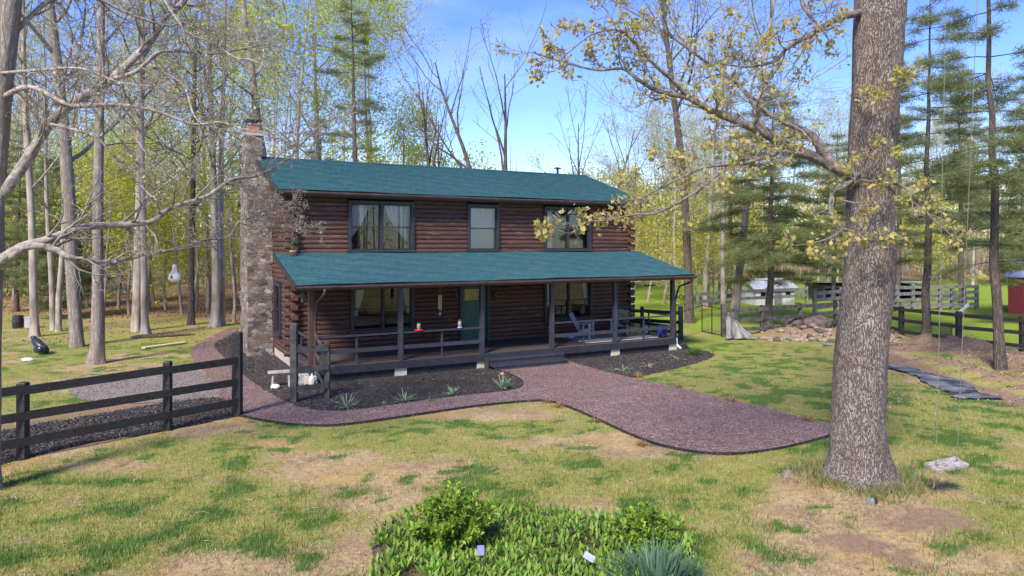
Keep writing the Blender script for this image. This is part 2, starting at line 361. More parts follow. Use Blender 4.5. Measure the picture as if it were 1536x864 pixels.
def mat_ground():
    m, nt, b, _ = newmat('ground'); a = N(nt, 'Attribute', attribute_name='cover'); sep = N(nt, 'SeparateColor'); L(nt, a.outputs['Color'], sep.inputs[0])
    co_ = coords(nt, (1,1,1), 'World'); f = noise(nt, co_, 38, 4, .7); g2 = noise(nt, co_, 4.5, 6, .72); g = noise(nt, co_, 9, 5, .65); h = noise(nt, co_, 90, 3, .7)
    straw = ramp(nt, g, [(.32, tuple(STRAW*.62)), (.5, tuple(STRAW*1.05)), (.68, (.52,.37,.15))])
    m1 = noise(nt, co_, 1.15, 5, .6); straw = mix(nt, ramp(nt, m1, [(.42, 0.0), (.62, 1.0)]), straw, ramp(nt, g, [(.32, (.20,.13,.08)), (.68, (.40,.27,.16))]))
    gold = noise(nt, coords(nt, (1,1.4,1), 'World'), .55, 3); straw = mix(nt, ramp(nt, gold, [(.52, 0.0), (.66, .5)]), straw, (.44,.29,.085))
    def soft(x, lo, hi):   # break the mask's edge with the fine noise
        ad = N(nt, 'Math', operation='ADD'); L(nt, x, ad.inputs[0]); sb = N(nt, 'Math', operation='MULTIPLY_ADD'); L(nt, mix(nt, .5, f, g2), sb.inputs[0]); sb.inputs[1].default_value = 3.4; sb.inputs[2].default_value = -1.7
        L(nt, sb.outputs[0], ad.inputs[1]); return ramp(nt, ad.outputs[0], [(lo, 0.0), (hi, 1.0)])
    c = mix(nt, soft(sep.outputs[0], .2, .75), straw, mix(nt, ramp(nt, g2, [(.4, 0.0), (.62, 1.0)]), mix(nt, g, tuple(LAWN*.7), tuple(LAWN*1.1)), (.33,.27,.085)))
    c = mix(nt, soft(sep.outputs[1], .3, .7), c, mix(nt, g, tuple(TUFT*.8), tuple(TUFT*1.25)))
    c = mix(nt, soft(sep.outputs[2], .3, .7), c, ramp(nt, g, [(.3, tuple(DIRT*.7)), (.7, tuple(DIRT*1.15))]))
    c = mix(nt, soft(a.outputs['Alpha'], .3, .7), c, ramp(nt, g, [(.3, tuple(LITTER*.6)), (.7, tuple(LITTER*1.1))]))
    l = N(nt, 'Attribute', attribute_name='lush'); sl = N(nt, 'SeparateColor'); L(nt, l.outputs['Color'], sl.inputs[0])
    c = mix(nt, soft(sl.outputs[0], .2, .8), c, mix(nt, g, tuple(LUSH*.85), tuple(LUSH*1.1)))
    c = mix(nt, .8, c, ramp(nt, h, [(.3, (.45,.45,.45)), (.7, (1.5,1.5,1.5))]), 'MULTIPLY')
    L(nt, c, b.inputs['Base Color']); b.inputs['Roughness'].default_value = .95; b.inputs['Specular IOR Level'].default_value = .1
    bump(nt, b, mix(nt, .5, f, g), .7, .03); return m
MAT['ground'] = mat_ground()
# ------------------------------------------------------------------ house frame
HA, HX, HY = 0.4998, -6.0821, 21.1035
CA, SA = math.cos(HA), math.sin(HA)
LP, ZD, PW = 14.204, .4928, 2.99            # porch length, deck height, front wall plane
ZE, ZT = 3.02, 3.905                        # porch roof eave / top
ZM, ZR, VR = 6.03, 7.589, 4.2535            # main eave / ridge
W0, W1, DV = .06, 14.45, PW+2*VR            # wall ends and back
def H(u, v, z=0): return Vector((HX+CA*u-SA*v, HY+SA*u+CA*v, z))
def uz(px, py, V):
    dx = (px-768)/F; t = (V-SA*HX+CA*HY)/(CA-SA*dx)
    return CA*(t*dx-HX)+SA*(t-HY), CAMZ-(py-HZ)/F*t
def vz(px, py, U):
    dx = (px-768)/F; t = (U+CA*HX+SA*HY)/(CA*dx+SA)
    return -SA*(t*dx-HX)+CA*(t-HY), CAMZ-(py-HZ)/F*t
def deckuv(px, py, z=ZD):
    p = gnd(px, py, z); return CA*(p.x-HX)+SA*(p.y-HY), -SA*(p.x-HX)+CA*(p.y-HY)

# ------------------------------------------------------------------ ground sheet
def mounds(x, y):
    z = np.zeros_like(np.asarray(x, float))
    for px, py, sx, sy, h in ((1380,521,1.4,.8,.28),(1420,525,1.4,.8,.34),(1460,531,1.3,.8,.36),(1500,540,1.2,.8,.38),(1545,551,1.2,.8,.38),(1590,562,1.2,.8,.38),(1345,528,.8,.6,.2),(1400,545,.8,.4,.2),(1430,553,.8,.4,.22),(1465,563,.8,.4,.24),(1505,575,.8,.4,.25),(1550,589,.8,.4,.25),(1300,505,1.6,.8,.3),(1210,503,1.8,.7,.25),(1170,502,1.2,.6,.2)):
        p = gnd(px, py); z = z+h*np.exp(-((x-p.x)/sx)**2-((y-p.y)/sy)**2)
    return z
def zg(x, y):
    x = np.asarray(x, float); y = np.asarray(y, float); mo = mounds(x, y)
    z = mo*(1+1.5*(fbm(x*2.2, y*2.2, 31)-.5))
    z = z+.05*(fbm(x*6, y*6, 37)-.5)*sst(.03, .15, mo)
    z = z+np.clip(y-58, 0, 240)*.02
    p = OAK; r = np.hypot(x-p.x, y-p.y); z = z+.10*np.exp(-(r/1.3)**2)
    return z-.012*fbm(x*3, y*3, 5)
OAK = gnd(1289, 722)
# photographed patches: (px, py, rx, ry, weight) ellipses on the lawn, in metres around the place they were seen
def blobs(x, y, spec):
    t = 0
    for px, py, rx, ry, w in spec:
        p = gnd(px, py); t = t+w*np.exp(-((x-p.x)/rx)**2-((y-p.y)/ry)**2)
    return t
G_BL = [(180,760,3,1.6,.35),(100,800,2,1.2,.3),(320,690,2.2,1.2,.1),(450,640,1.4,.6,.3),(120,690,1.5,.8,-.2),(720,670,3,1.4,.2),(860,700,2.5,1.2,.2),(1080,760,2,1.0,.15),(1450,640,3.2,2.2,.55),(1500,740,2.4,2,.4),(1100,560,3.5,2.0,.9),(1180,590,3,1.6,.8),(1230,540,3,1.5,.9),(1150,522,5,1.6,.7),(1080,510,2,1.5,.5),(1470,690,2,1.2,.3),(1340,600,2,1.4,.35),(960,575,1,.6,.1),(640,700,2,1,.1),(30,600,2,1.2,.8),(200,520,7,2.2,.45),(60,535,6,1.2,.3),(60,500,8,2.0,.4),(350,497,6,2,.5),(900,660,1.5,.6,-.1)]
D_BL = [(480,700,2.2,1.0,.55),(300,640,2.6,.5,.5),(880,620,2.2,.5,.6),(960,660,1.6,.5,.5),(1330,790,2.6,1.2,.55),(1200,740,1.8,.7,.3),(700,620,2.5,.5,.35),(150,540,5,.8,.5),(260,530,5,.8,.4),(1180,700,1.4,.6,.4),(300,560,3,.7,.5)]
B_BL = [(1340,800,2.0,.9,.75),(1260,765,1.4,.6,.45),(430,760,1.2,.6,.35),(560,790,1.0,.7,.5),(1120,650,1.2,.5,.4),(330,715,1.0,.4,.35),(1400,770,1.2,.5,.3),(880,775,.9,.4,.6),(1000,640,1,.4,.25),(1400,850,2,1,.5)]
T_BL = [(1440,608,2.6,.7,1),(1400,655,1.6,.5,.8),(1180,590,3,1.0,.9),(1120,550,2.4,1.0,.9),(1230,560,2.4,1.2,.9),(1480,700,1.2,.5,.6),(1250,515,2,.8,.8),(240,770,1.6,.6,.8),(850,690,1.6,.6,.7),(720,655,1.6,.4,.6),(130,795,1.4,.5,.7)]
def seg_dist(x, y, pts):
    d = np.full_like(np.asarray(x, float), 1e9)
    for a, b in zip(pts[:-1], pts[1:]):
        ax, ay, bx, by = a.x, a.y, b.x, b.y; L2 = (bx-ax)**2+(by-ay)**2
        t = np.clip(((x-ax)*(bx-ax)+(y-ay)*(by-ay))/L2, 0, 1)
        d = np.minimum(d, np.hypot(x-ax-t*(bx-ax), y-ay-t*(by-ay)))
    return d
TRACK = [gnd(*p) for p in ((1310,528),(1345,540),(1400,566),(1470,588),(1540,604),(1700,650))]
TAN = [gnd(*p) for p in ((-80,658),(0,640),(110,620),(225,606))]
def cover(x, y):
    n1 = fbm(x*.55, y*.75, 1, 4); n2 = fbm(x*1.5, y*2.1, 9, 4); n3 = fbm(x*.9, y*1.2, 21, 4)
    gb = blobs(x, y, G_BL); db = blobs(x, y, D_BL)
    green = sst(.36, .66, n1+.35*gb-.30*db+.05)
    green = np.clip(green*(.35+1.0*n2)+.65*(fbm(x*4, y*5, 61, 3)-.45), 0, 1)
    n5 = fbm(x*2.6, y*3.4, 51, 3); tuft = sst(.53, .61, n2*.34+n5*.34+n3*.14+.18*fbm(x*5, y*6.2, 81, 2)+.06*gb-.07*db)
    mo = mounds(x, y)
    far = sst(31, 35, y)
    dirt = np.clip(sst(.05, .16, mo)+blobs(x, y, B_BL)*sst(.36, .62, fbm(x*1.9, y*2.6, 71, 4))*.95, 0, 1)
    dirt = np.maximum(dirt, sst(.75, .35, seg_dist(x, y, TRACK)))
    dirt = np.maximum(dirt, .9*sst(.5, .25, seg_dist(x, y, TAN)))
    # pasture beyond the right-hand fence is lush; the woods floor is leaf litter
    right = sst(4, 8, x-.0*y); fl = 16.4+(35.6-y)*.45
    lush = right*sst(34.6, 36.5, y+.0*x)*sst(75, 62, y)
    lush = np.maximum(lush, sst(.3, 1.2, x-fl-.3)*sst(24, 26, y)*sst(80, 66, y))
    lush = np.maximum(lush, .75*sst(.45,.65,n3)*sst(5.5, 7.5, x)*sst(27, 29, y)*(1-dirt))
    litter = sst(37, 41, y+4*(n1-.5)+1.0*np.clip(x+8,-20,0)*.18)*(1-lush)
    litter = np.maximum(litter, .85*sst(.5, .62, n3)*sst(28, 31, y)*sst(2, -2, x)*(1-.5*green))
    litter = np.maximum(litter, sst(64, 70, y))
    tuft = np.maximum(tuft, sst(.47, .60, n2*.5+n5*.3+n3*.2)*sst(.25, .6, blobs(x, y, T_BL)))
    tuft = tuft*(1-lush)*(1-dirt)*(1-litter)*np.where(y > 30, .35, 1)
    return np.clip(green, 0, 1), tuft, dirt, np.clip(litter, 0, 1), np.clip(lush, 0, 1)
def axis(lo, hi, a, b, st, grow=1.22):
    mid = list(np.arange(a, b+1e-6, st)); s = st; x = b; r = []
    while x < hi: s *= grow; x += s; r.append(x)
    s = st; x = a; l = []
    while x > lo: s *= grow; x -= s; l.append(x)
    return np.array(l[::-1]+mid+r)
gx = axis(-420, 420, -19, 24, .13); gy = axis(-160, 520, 6.5, 36, .13)
GX, GY = np.meshgrid(gx, gy); GZ = zg(GX, GY)
nx, ny = len(gx), len(gy)
idx = np.arange(nx*ny).reshape(ny, nx)
GQ = np.stack([idx[:-1,:-1], idx[:-1,1:], idx[1:,1:], idx[1:,:-1]], -1).reshape(-1,4)
cv = cover(GX.ravel(), GY.ravel())
me = np_mesh('ground', np.stack([GX.ravel(), GY.ravel(), GZ.ravel()], -1), GQ, MAT['ground'], smooth=True,
             colors={'cover': np.stack(cv[:4], -1), 'lush': np.stack([cv[4]]*4, -1)})
tag(link('ground', me), kind='structure')

# ------------------------------------------------------------------ paths and beds (sheets on the ground)
def smooth_poly(pts, closed=True, it=2):
    P = [Vector(p) for p in pts]
    for _ in range(it):
        Q = []
        n = len(P)
        for i in range(n if closed else n-1):
            a, b = P[i], P[(i+1) % n]; Q += [a*.75+b*.25, a*.25+b*.75]
        if not closed: Q = [P[0]]+Q+[P[-1]]
        P = Q
    return P
def sheet(name, pts, z, mat, it=2, jit=.02):
    P = smooth_poly(pts, True, it) if it else [Vector(p) for p in pts]
    # resample the outline so that its edge can wander a little
    Q = []
    for i in range(len(P)):
        a, b = P[i], P[(i+1) % len(P)]; n = max(1, int((b-a).length/.12))
        for k in range(n): Q.append(a.lerp(b, k/n))
    from mathutils.geometry import tessellate_polygon
    Q = [Vector((p.x+random.gauss(0, jit), p.y+random.gauss(0, jit), 0)) for p in Q]
    bm = bmesh.new(); vs = [bm.verts.new((p.x, p.y, z)) for p in Q]
    for tr in tessellate_polygon([Q]): bm.faces.new([vs[i] for i in tr])
    bm.normal_update()
    for ff in bm.faces:
        if ff.normal.z < 0: ff.normal_flip()
    bm.normal_update(); print(name, 'tri area', sum(q.calc_area() for q in bm.faces))
    me = bpy.data.meshes.new(name); bm.to_mesh(me); bm.free(); me.materials.append(mat)
    o = link(name, me); tag(o, kind='structure'); return o, Q
def inpoly(x, y, poly):
    x = np.asarray(x); y = np.asarray(y); r = np.zeros(x.shape, bool); n = len(poly)
    for i in range(n):
        a, b = poly[i], poly[(i+1) % n]
        if a.y == b.y: continue
        c = ((a.y > y) != (b.y > y)) & (x < (b.x-a.x)*(y-a.y)/(b.y-a.y)+a.x); r ^= c
    return r
OUT_EDGE = [(283,524),(289,540),(308,561),(328,580),(335,600),(357,624),(389,631),(440,639),(500,640.5),(560,633),(640,621),(720,609),(800,602),(822,602),(850,610),(900,632),(960,660),(1010,675),(1070,683),(1120,682),(1180,673),(1240,657)]
RIGHT_EDGE = [(1262,650),(1256,640),(1200,627),(1140,609),(1080,597),(1020,582),(960,570),(900,556),(858,543)]
INNER = [(783,580),(786,574),(776,566),(755,557),(712,546.5)]
INNER2 = [(317,516),(333,534),(361,559),(394,585),(440,609),(480,616.5),(520,617),(600,605.5),(700,592.5),(760,587),(778,583)]
path_px = OUT_EDGE+RIGHT_EDGE
PP = [gnd(*p) for p in path_px]+[H(8.9,.1),H(5.6,.1)]+[gnd(*p) for p in INNER[::-1]]+[gnd(*p) for p in INNER2[::-1]]+[gnd(349,502),gnd(360,492),gnd(345,491),gnd(310,508)]
_, POLY_PATH = sheet('gravel_path', PP, .016, MAT['path'], 2, .012)
MB_ = [gnd(*p) for p in INNER2]+[gnd(*p) for p in INNER]+[H(5.6,.3),H(5.6,3.2),H(-1.2,9.5),gnd(355,495)]
_, POLY_BED = sheet('mulch_bed', MB_, .010, MAT['mulch'], 2, .02)
RB = [gnd(*p) for p in ((900,557),(950,568),(969,563),(1018,552),(1050,543),(1073,534),(1068,529),(1040,523),(1012,516))]+[H(14.6,1.0),H(8.7,1.2),H(8.7,.0)]+[gnd(858,543)]
_, POLY_BED2 = sheet('mulch_bed', RB, .010, MAT['mulch'], 2, .03)
GD = [gnd(*p) for p in ((96,582),(155,569),(250,560),(292,552),(310,563),(330,583),(336,597),(250,604),(190,606),(122,602))]
_, POLY_DRIVE = sheet('gravel_drive', GD, .008, MAT['drive'], 2, .05)
FM = [gnd(*p) for p in ((-120,668),(0,646),(100,630),(230,607),(300,598),(336,596),(354,614),(356,625),(300,636),(250,647),(167,659),(97,673),(5,696),(-140,735))]
_, POLY_FM = sheet('mulch_bed', FM, .012, MAT['mulch'], 1, .04)
# black plastic edging along the lawn side of the path
def strip(pts, w, h, it=2):
    P = smooth_poly(pts, False, it); mb = MB()
    for a, b in zip(P[:-1], P[1:]):
        a = Vector((a.x, a.y, h/2-.02)); b = Vector((b.x, b.y, h/2-.02)); d = (b-a)
        if d.length > 1e-4: mb.bar(a, b+d*.05, w*.7, h*.75)
    return mb
e = strip([gnd(*p) for p in OUT_EDGE[5:]+RIGHT_EDGE[:1]], .03, .085).build('path_edging', MAT['edging'])
tag(e, 'thin black plastic edging between the mauve gravel path and the front lawn', 'edging')
e = strip([gnd(*p) for p in INNER2[4:]+INNER], .025, .06).build('bed_edging', MAT['edging'])
tag(e, 'thin black edging round the tip of the mulch bed beside the porch steps', 'edging')

# ------------------------------------------------------------------ the log house
house = thing('log_house', 'two storey dark red log house with teal shingle roofs, long front porch and stone chimney', 'house', (HX, HY, 0), HA)
HP = .165
def logs(mb, x0, x1, z0, z1, opens, ext, M4, off=0.0, clip=None):
    """stack of half-round logs along local x, bulging to local -y; opens = rectangles left free; ext = log ends past the corner on alternate courses"""
    n = int(round((z1-z0)/HP)); r = np.random.default_rng(5)
    prof = [(.085*math.sin(t)*-1, .0 if False else -.050*math.cos(t)) for t in np.linspace(math.pi/2, -math.pi/2, 7)]
    for k in range(n):
        zc = z0+(k+.5)*HP+off; a, b = x0, x1
        if clip:
            a, b = clip(zc)
            if b-a < .2: continue
        if ext and k % 2 == 0: a -= ext[0]; b += ext[1]
        seg = [(a, b)]
        for ox0, oz0, ox1, oz1 in opens:
            if zc+.04 > oz0 and zc-.04 < oz1:
                ns = []
                for s0, s1 in seg:
                    if ox0 > s0: ns.append((s0, min(s1, ox0)))
                    if ox1 < s1: ns.append((max(s0, ox1), s1))
                seg = [s for s in ns if s[1]-s[0] > .03]
        for s0, s1 in seg:
            m = max(2, int((s1-s0)/1.2)+1); xs = np.linspace(s0, s1, m); V = []; ph = r.uniform(0, 6)
            for x in xs:
                w = .006*math.sin(x*1.3+ph)
                full = [(z, y) for z, y in prof]+[(.08, .16), (-.08, .16)] if not (False) else prof
                for z, y in full: V.append(M4 @ Vector((x, y+w, zc+z)))
            c = len(prof)+2; Fc = []
            for i in range(m-1):
                for j in range(c): Fc.append((i*c+j, i*c+(j+1) % c, (i+1)*c+(j+1) % c, (i+1)*c+j))
            Fc += [tuple(range(c))[::-1], tuple((m-1)*c+j for j in range(c))]
            mb.add(V, Fc)
def win_rect(x0, y0, x1, y1, V=PW):
    u0 = uz(x0, (y0+y1)/2, V)[0]; u1 = uz(x1, (y0+y1)/2, V)[0]; um = (x0+x1)/2
    return [u0, uz(um, y1, V)[1], u1, uz(um, y0, V)[1]]
UW = [win_rect(521,302,620,377), win_rect(700,307,747,374), win_rect(815,311,885,374.5)]
LW = [win_rect(525,424,620,496), win_rect(815,414,887,478)]
for w in UW: w[1] = UW[0][1]; w[3] = UW[0][3]
for w in LW: w[1] = LW[0][1]; w[3] = ZD+2.28
du0, du1 = uz(688, 505, PW)[0], uz(733, 505, PW)[0]
du1 = max(du1, du0+1.02)
DOOR = [du0, ZD, du1, ZD+2.22]
I4 = Matrix.Translation((0, PW, 0))
mb = MB(); logs(mb, W0, W1, .42, 6.03, UW+LW+[DOOR], (.24, .24), I4)
fw = mb.build('wall', MAT['log'], house, smooth=False)
# left gable: local x runs from the back (v=DV) to the front, bulging to -u
vl = [vz(410, 470, W0)[0], vz(424.5, 470, W0)[0]]
gw_z = (vz(418, 500, W0)[1], vz(418, 424, W0)[1])
SW = [min(vl), gw_z[0], 5.72, gw_z[1]]
print('side win', SW, 'UW', UW, 'LW', LW, 'DOOR', DOOR)
def gclip(zc):
    t = max(0, (zc-ZM+.1)/(ZR-ZM)*VR)
    return (-(DV-t), -(PW+t))
ML = Matrix(((0,-1,0,W0),(-1,0,0,0),(0,0,1,0),(0,0,0,1)))       # local (x,y,z) -> (u = W0 - ... , v = -x)
ML = Matrix(((0,1,0,W0),(-1,0,0,0),(0,0,1,0),(0,0,0,1)))        # y -> u, x -> -v
mb = MB(); logs(mb, -DV, -PW, .42-HP/2, 7.5, [(-SW[2], SW[1], -SW[0], SW[3])], None, ML, 0.0, lambda z: (gclip(z)[0]-.24*(int(round(z/HP)) % 2), gclip(z)[1]+(.24 if (int(round(z/HP)) % 2 and z < 5.9) else 0)))
mb.build('wall', MAT['log'], house)
MR = Matrix(((0,-1,0,W1),(1,0,0,0),(0,0,1,0),(0,0,0,1)))        # right gable: y -> -u, x -> v
mb = MB(); logs(mb, PW, DV, .42-HP/2, 7.5, [], None, MR, 0.0, lambda z: (-gclip(z)[1]-(.24 if (int(round(z/HP)) % 2 and z < 5.9) else 0), -gclip(z)[0]+.24*(int(round(z/HP)) % 2)))
mb.build('wall', MAT['log'], house)
mb = MB(); logs(mb, W0, W1, .42, 6.03, [], None, Matrix.Translation((0, DV, 0)) @ Matrix.Diagonal((1,-1,1,1)))
mb.build('wall', MAT['log'], house)
mb = MB().box(W0+.02, PW+.03, -.1, W1-.02, DV-.03, .40); mb.build('foundation', MAT['foundation'], house)

# roofs: courses of shingles laid as small steps, with UVs in metres
def roof(name, u0, u1, va, za, vb, zb, both, thick=.10, overlap=None):
    bm = bmesh.new(); uv = bm.loops.layers.uv.new('UVMap')
    def slope(va, za, vb, zb, flip):
        Ls = math.hypot(vb-va, zb-za); n = int(Ls/.14); dirv, dirz = (vb-va)/Ls, (zb-za)/Ls; nv, nz = (-dirz, dirv) if dirv > 0 else (dirz, -dirv)
        nu = 24
        for k in range(n):
            s0 = Ls*k/n; s1 = Ls*(k+1)/n
            for i in range(nu):
                a, b = u0+(u1-u0)*i/nu, u0+(u1-u0)*(i+1)/nu
                wob = lambda u: .012*math.sin(u*.9)+.006*math.sin(u*3.1+k)
                lo = [(a, va+dirv*s0+nv*.030, za+dirz*s0+nz*.030+wob(a)), (b, va+dirv*s0+nv*.030, za+dirz*s0+nz*.030+wob(b))]
                hi = [(b, va+dirv*s1+nv*.004, za+dirz*s1+nz*.004+wob(b)), (a, va+dirv*s1+nv*.004, za+dirz*s1+nz*.004+wob(a))]
                rise = [(a, va+dirv*s0, za+dirz*s0-.004+wob(a)), (b, va+dirv*s0, za+dirz*s0-.004+wob(b))]
                for quad, uvs in ((lo+hi, [(a, k*.14), (b, k*.14), (b, k*.14+.14), (a, k*.14+.14)]), (rise+lo[::-1], [(a, k*.14), (b, k*.14), (b, k*.14+.02), (a, k*.14+.02)])):
                    f = bm.faces.new([bm.verts.new(p) for p in quad])
                    for lp, w in zip(f.loops, uvs): lp[uv].uv = w
        # underside and closing faces
        q = [(u0, va, za-.02), (u1, va, za-.02), (u1, vb, zb-.02), (u0, vb, zb-.02)]
        for f in ([(p[0], p[1], p[2]-thick) for p in q],): bm.faces.new([bm.verts.new(p) for p in f])
    slope(va, za, vb, zb, False)
    if both: slope(2*vb-va, za, vb, zb, True)
    me = bpy.data.meshes.new(name); bm.to_mesh(me); bm.free(); me.materials.append(MAT['shingle'])
    return link(name, me, house)
mu0, mu1 = -.477, LP+.859; mva = PW-.51
r = roof('roof', mu0, mu1, mva, ZM, PW+VR, ZR, True)
pu0, pu1 = -.526, LP+.572; pva = -.605
pr_ = roof('porch_roof', pu0, pu1, pva, ZE, PW-.05, ZT, False)
# ridge cap, rakes, fascias, soffits
mb = MB(); mb.tube([(mu0-.01, PW+VR, ZR+.005), (mu1+.01, PW+VR, ZR+.005)], .05, 8); mb.build('ridge_cap', MAT['shingle'], r)
for u in (mu0-.012, mu1+.012):
    for s in (-1, 1): MB().bar((u, PW+VR+s*(VR+.51), ZM-.09), (u, PW+VR, ZR-.09), .035, .19).build('rake_board', MAT['dark_brown'], r)
for u in (pu0-.012, pu1+.012): MB().bar((u, pva, ZE-.08), (u, PW-.05, ZT-.08), .035, .17).build('rake_board', MAT['dark_brown'], pr_)
mb = MB().box(mu0, mva-.006, ZM-.2, mu1, mva+.03, ZM-.025); mb.box(mu0, mva+.03, ZM-.21, mu1, PW+.0, ZM-.175)
mb.build('fascia', MAT['dark_brown'], r)
mb = MB().box(pu0, pva-.006, ZE-.18, pu1, pva+.03, ZE-.022); mb.build('fascia', MAT['dark_brown'], pr_)
def gutter(u0, u1, v, z):
    prof = [(-.11, 0), (-.115, -.05), (-.085, -.11), (0, -.115), (0, -.10), (-.075, -.095), (-.10, -.045), (-.098, 0)]
    mb = MB(); xs = np.linspace(u0, u1, 10); c = len(prof); V = []
    for x in xs:
        sag = -.008*math.sin((x-u0)/(u1-u0)*math.pi*3)**2
        for a, b in prof: V.append((x, v+a, z+b+sag))
    Fc = [(i*c+j, i*c+(j+1) % c, (i+1)*c+(j+1) % c, (i+1)*c+j) for i in range(len(xs)-1) for j in range(c)]
    Fc += [tuple(range(c))[::-1], tuple((len(xs)-1)*c+j for j in range(c))]
    return mb.add(V, Fc)
gutter(mu0-.02, mu1+.05, mva-.012, ZM-.035).build('gutter', MAT['brown_trim'], r)
gutter(pu0-.02, pu1+.06, pva-.012, ZE-.03).build('gutter', MAT['brown_trim'], pr_)
# downspouts
def dspout(name, pts, par=house, w=.075):
    mb = MB(); P = smooth_poly([Vector(p) for p in pts], False, 1)
    mb.tube(P, w/2*1.2, 8); return mb.build(name, MAT['brown_trim'], par, smooth=True)
dspout('downspout', [(.28, pva-.07, ZE-.13), (.28, pva-.07, ZE-.28), (.13, -.10, ZE-.62), (.13, -.10, .12), (.13, -.35, .07)])
dspout('downspout', [(pu1-.1, pva-.07, ZE-.13), (pu1-.1, pva-.07, ZE-.25), (LP+.12, .0, ZE-.55), (LP+.16, -.01, .45)])
dspout('downspout', [(W0+.02, mva-.07, ZM-.14), (W0+.02, mva-.07, ZM-.3), (W0-.0, PW-.16, ZM-.75), (W0-.0, PW-.16, ZT+.25)])
mb = MB(); mb.tube([(LP+.17,-.02,.47),(LP+.17,-.05,.22),(LP+.2,-.28,.08)], .06, 8); mb.build('downspout_elbow', MAT['white_plastic'], house, smooth=True)
# plumbing vent by the ridge
uv_, _z = uz(838, 262, PW+VR+.4)
mb = MB().tube([(uv_, PW+VR+.5, ZR-.3), (uv_, PW+VR+.5, ZR+.42)], .06, 10); mb.box(uv_-.16, PW+VR+.42, ZR+.34, uv_+.16, PW+VR+.58, ZR+.40); mb.build('roof_vent', MAT['metal_dark'], r)

# windows: trim > sashes, panes, curtains, the room behind
def window(R, par, cols=2, cur='', M=None, room=(.16,.10,.055), tw=.115):
    T = (lambda x, y, z: (M @ Vector((x, y, z)))) if M else (lambda x, y, z: Vector((x, PW+y, z)))
    def bx(mb, x0, y0, z0, x1, y1, z1):
        o = len(mb.v); mb.box(x0, y0, z0, x1, y1, z1)
        for i in range(o, len(mb.v)): mb.v[i] = tuple(T(*mb.v[i]))
    x0, z0, x1, z1 = R
    mb = MB(); y0, y1 = -.125, .12
    bx(mb, x0, y0, z0, x0+tw, y1, z1); bx(mb, x1-tw, y0, z0, x1, y1, z1)
    bx(mb, x0+tw, y0+.003, z1-tw, x1-tw, y1, z1); bx(mb, x0-.02, y0-.035, z0-.03, x1+.02, y1+.003, z0+.06)
    gx0, gx1, gz0, gz1 = x0+tw, x1-tw, z0+.062, z1-tw
    bw = (gx1-gx0)/cols; mull = .075
    for k in range(1, cols): bx(mb, gx0+k*bw-mull/2, y0+.008, gz0, gx0+k*bw+mull/2, y1-.003, gz1)
    w = mb.build('window', MAT['trim'], par)
    for k in range(cols):
        a = gx0+k*bw+(mull/2 if k else 0)+.002; b = gx0+(k+1)*bw-(mull/2 if k < cols-1 else 0)-.002
        zm = gz0+(gz1-gz0)*.5; mb = MB(); s = .035
        for (za, zb, dy) in ((zm-.02, gz1-.002, -.055), (gz0+.002, zm+.02, -.02)):
            bx(mb, a, dy, za, a+s, dy+.03, zb); bx(mb, b-s, dy, za, b, dy+.03, zb)
            bx(mb, a+s, dy+.001, zb-s, b-s, dy+.029, zb); bx(mb, a+s, dy+.001, za, b-s, dy+.029, za+s)
        mb.build('sash', MAT['trim'], w)
        for (za, zb, dy) in ((zm-.02, gz1-.002, -.055), (gz0+.002, zm+.02, -.02)):
            mb = MB(); bx(mb, a+s, dy+.012, za+s, b-s, dy+.017, zb-s); mb.build('pane', MAT['glass'], w)
    # curtains: pleated sheets
    def pleat(xa, xb, zt, zb_, tie=None, y=.09):
        mb = MB(); nu, nz = 28, 14; V = []
        for j in range(nz+1):
            t = j/nz; z = zt+(zb_-zt)*t
            if tie: k = 1-(1-tie[1])*min(1, (t/tie[0])**1.6) if t < tie[0] else tie[1]+.10*(t-tie[0])/(1-tie[0])
            else: k = 1
            for i in range(nu+1):
                f = i/nu; x = xa+(xb-xa)*f*k
                V.append(T(x, y+.025*math.sin(f*34+j*.15), z))
        c = nu+1
        mb.add(V, [(j*c+i, j*c+i+1, (j+1)*c+i+1, (j+1)*c+i) for j in range(nz) for i in range(nu)])
        mb.build('curtain', MAT['curtain'], w, smooth=True)
    wd = gx1-gx0
    if cur == 'tied': pleat(gx0, gx0+wd*.30, gz1, gz0+.1, (.8, .05)); pleat(gx1, gx1-wd*.42, gz1, gz0+.05, (.85, .12))
    if cur == 'full': pleat(gx0, gx1, gz1, gz0+.02)
    if cur == 'side': pleat(gx0, gx0+wd*.17, gz1, gz0)
    if cur == 'sheer': pleat(gx0, gx0+wd*.2, gz1, gz0+.5, (.9, .4)); pleat(gx1, gx1-wd*.12, gz1, gz0+.5, (.9, .4))
    # room behind: a box open to the window
    mb = MB(); dp = 2.2; e = .5
    V = [T(x, y, z) for y in (.17, dp) for (x, z) in ((x0-e, z0-.5), (x1+e, z0-.5), (x1+e, z1+.1), (x0-e, z1+.1))]
    mb.add(V, [(4,5,6,7),(0,1,5,4),(1,2,6,5),(2,3,7,6),(3,0,4,7)])
    mb.build('room', MAT['room'], w)
    return w
window(UW[0], house, 2, 'tied'); window(UW[1], house, 1, 'full'); window(UW[2], house, 2, 'side')
window(LW[0], house, 2, 'sheer'); window(LW[1], house, 2, 'sheer')
window([-SW[2], SW[1], -SW[0], SW[3]], house, 1, '', ML)
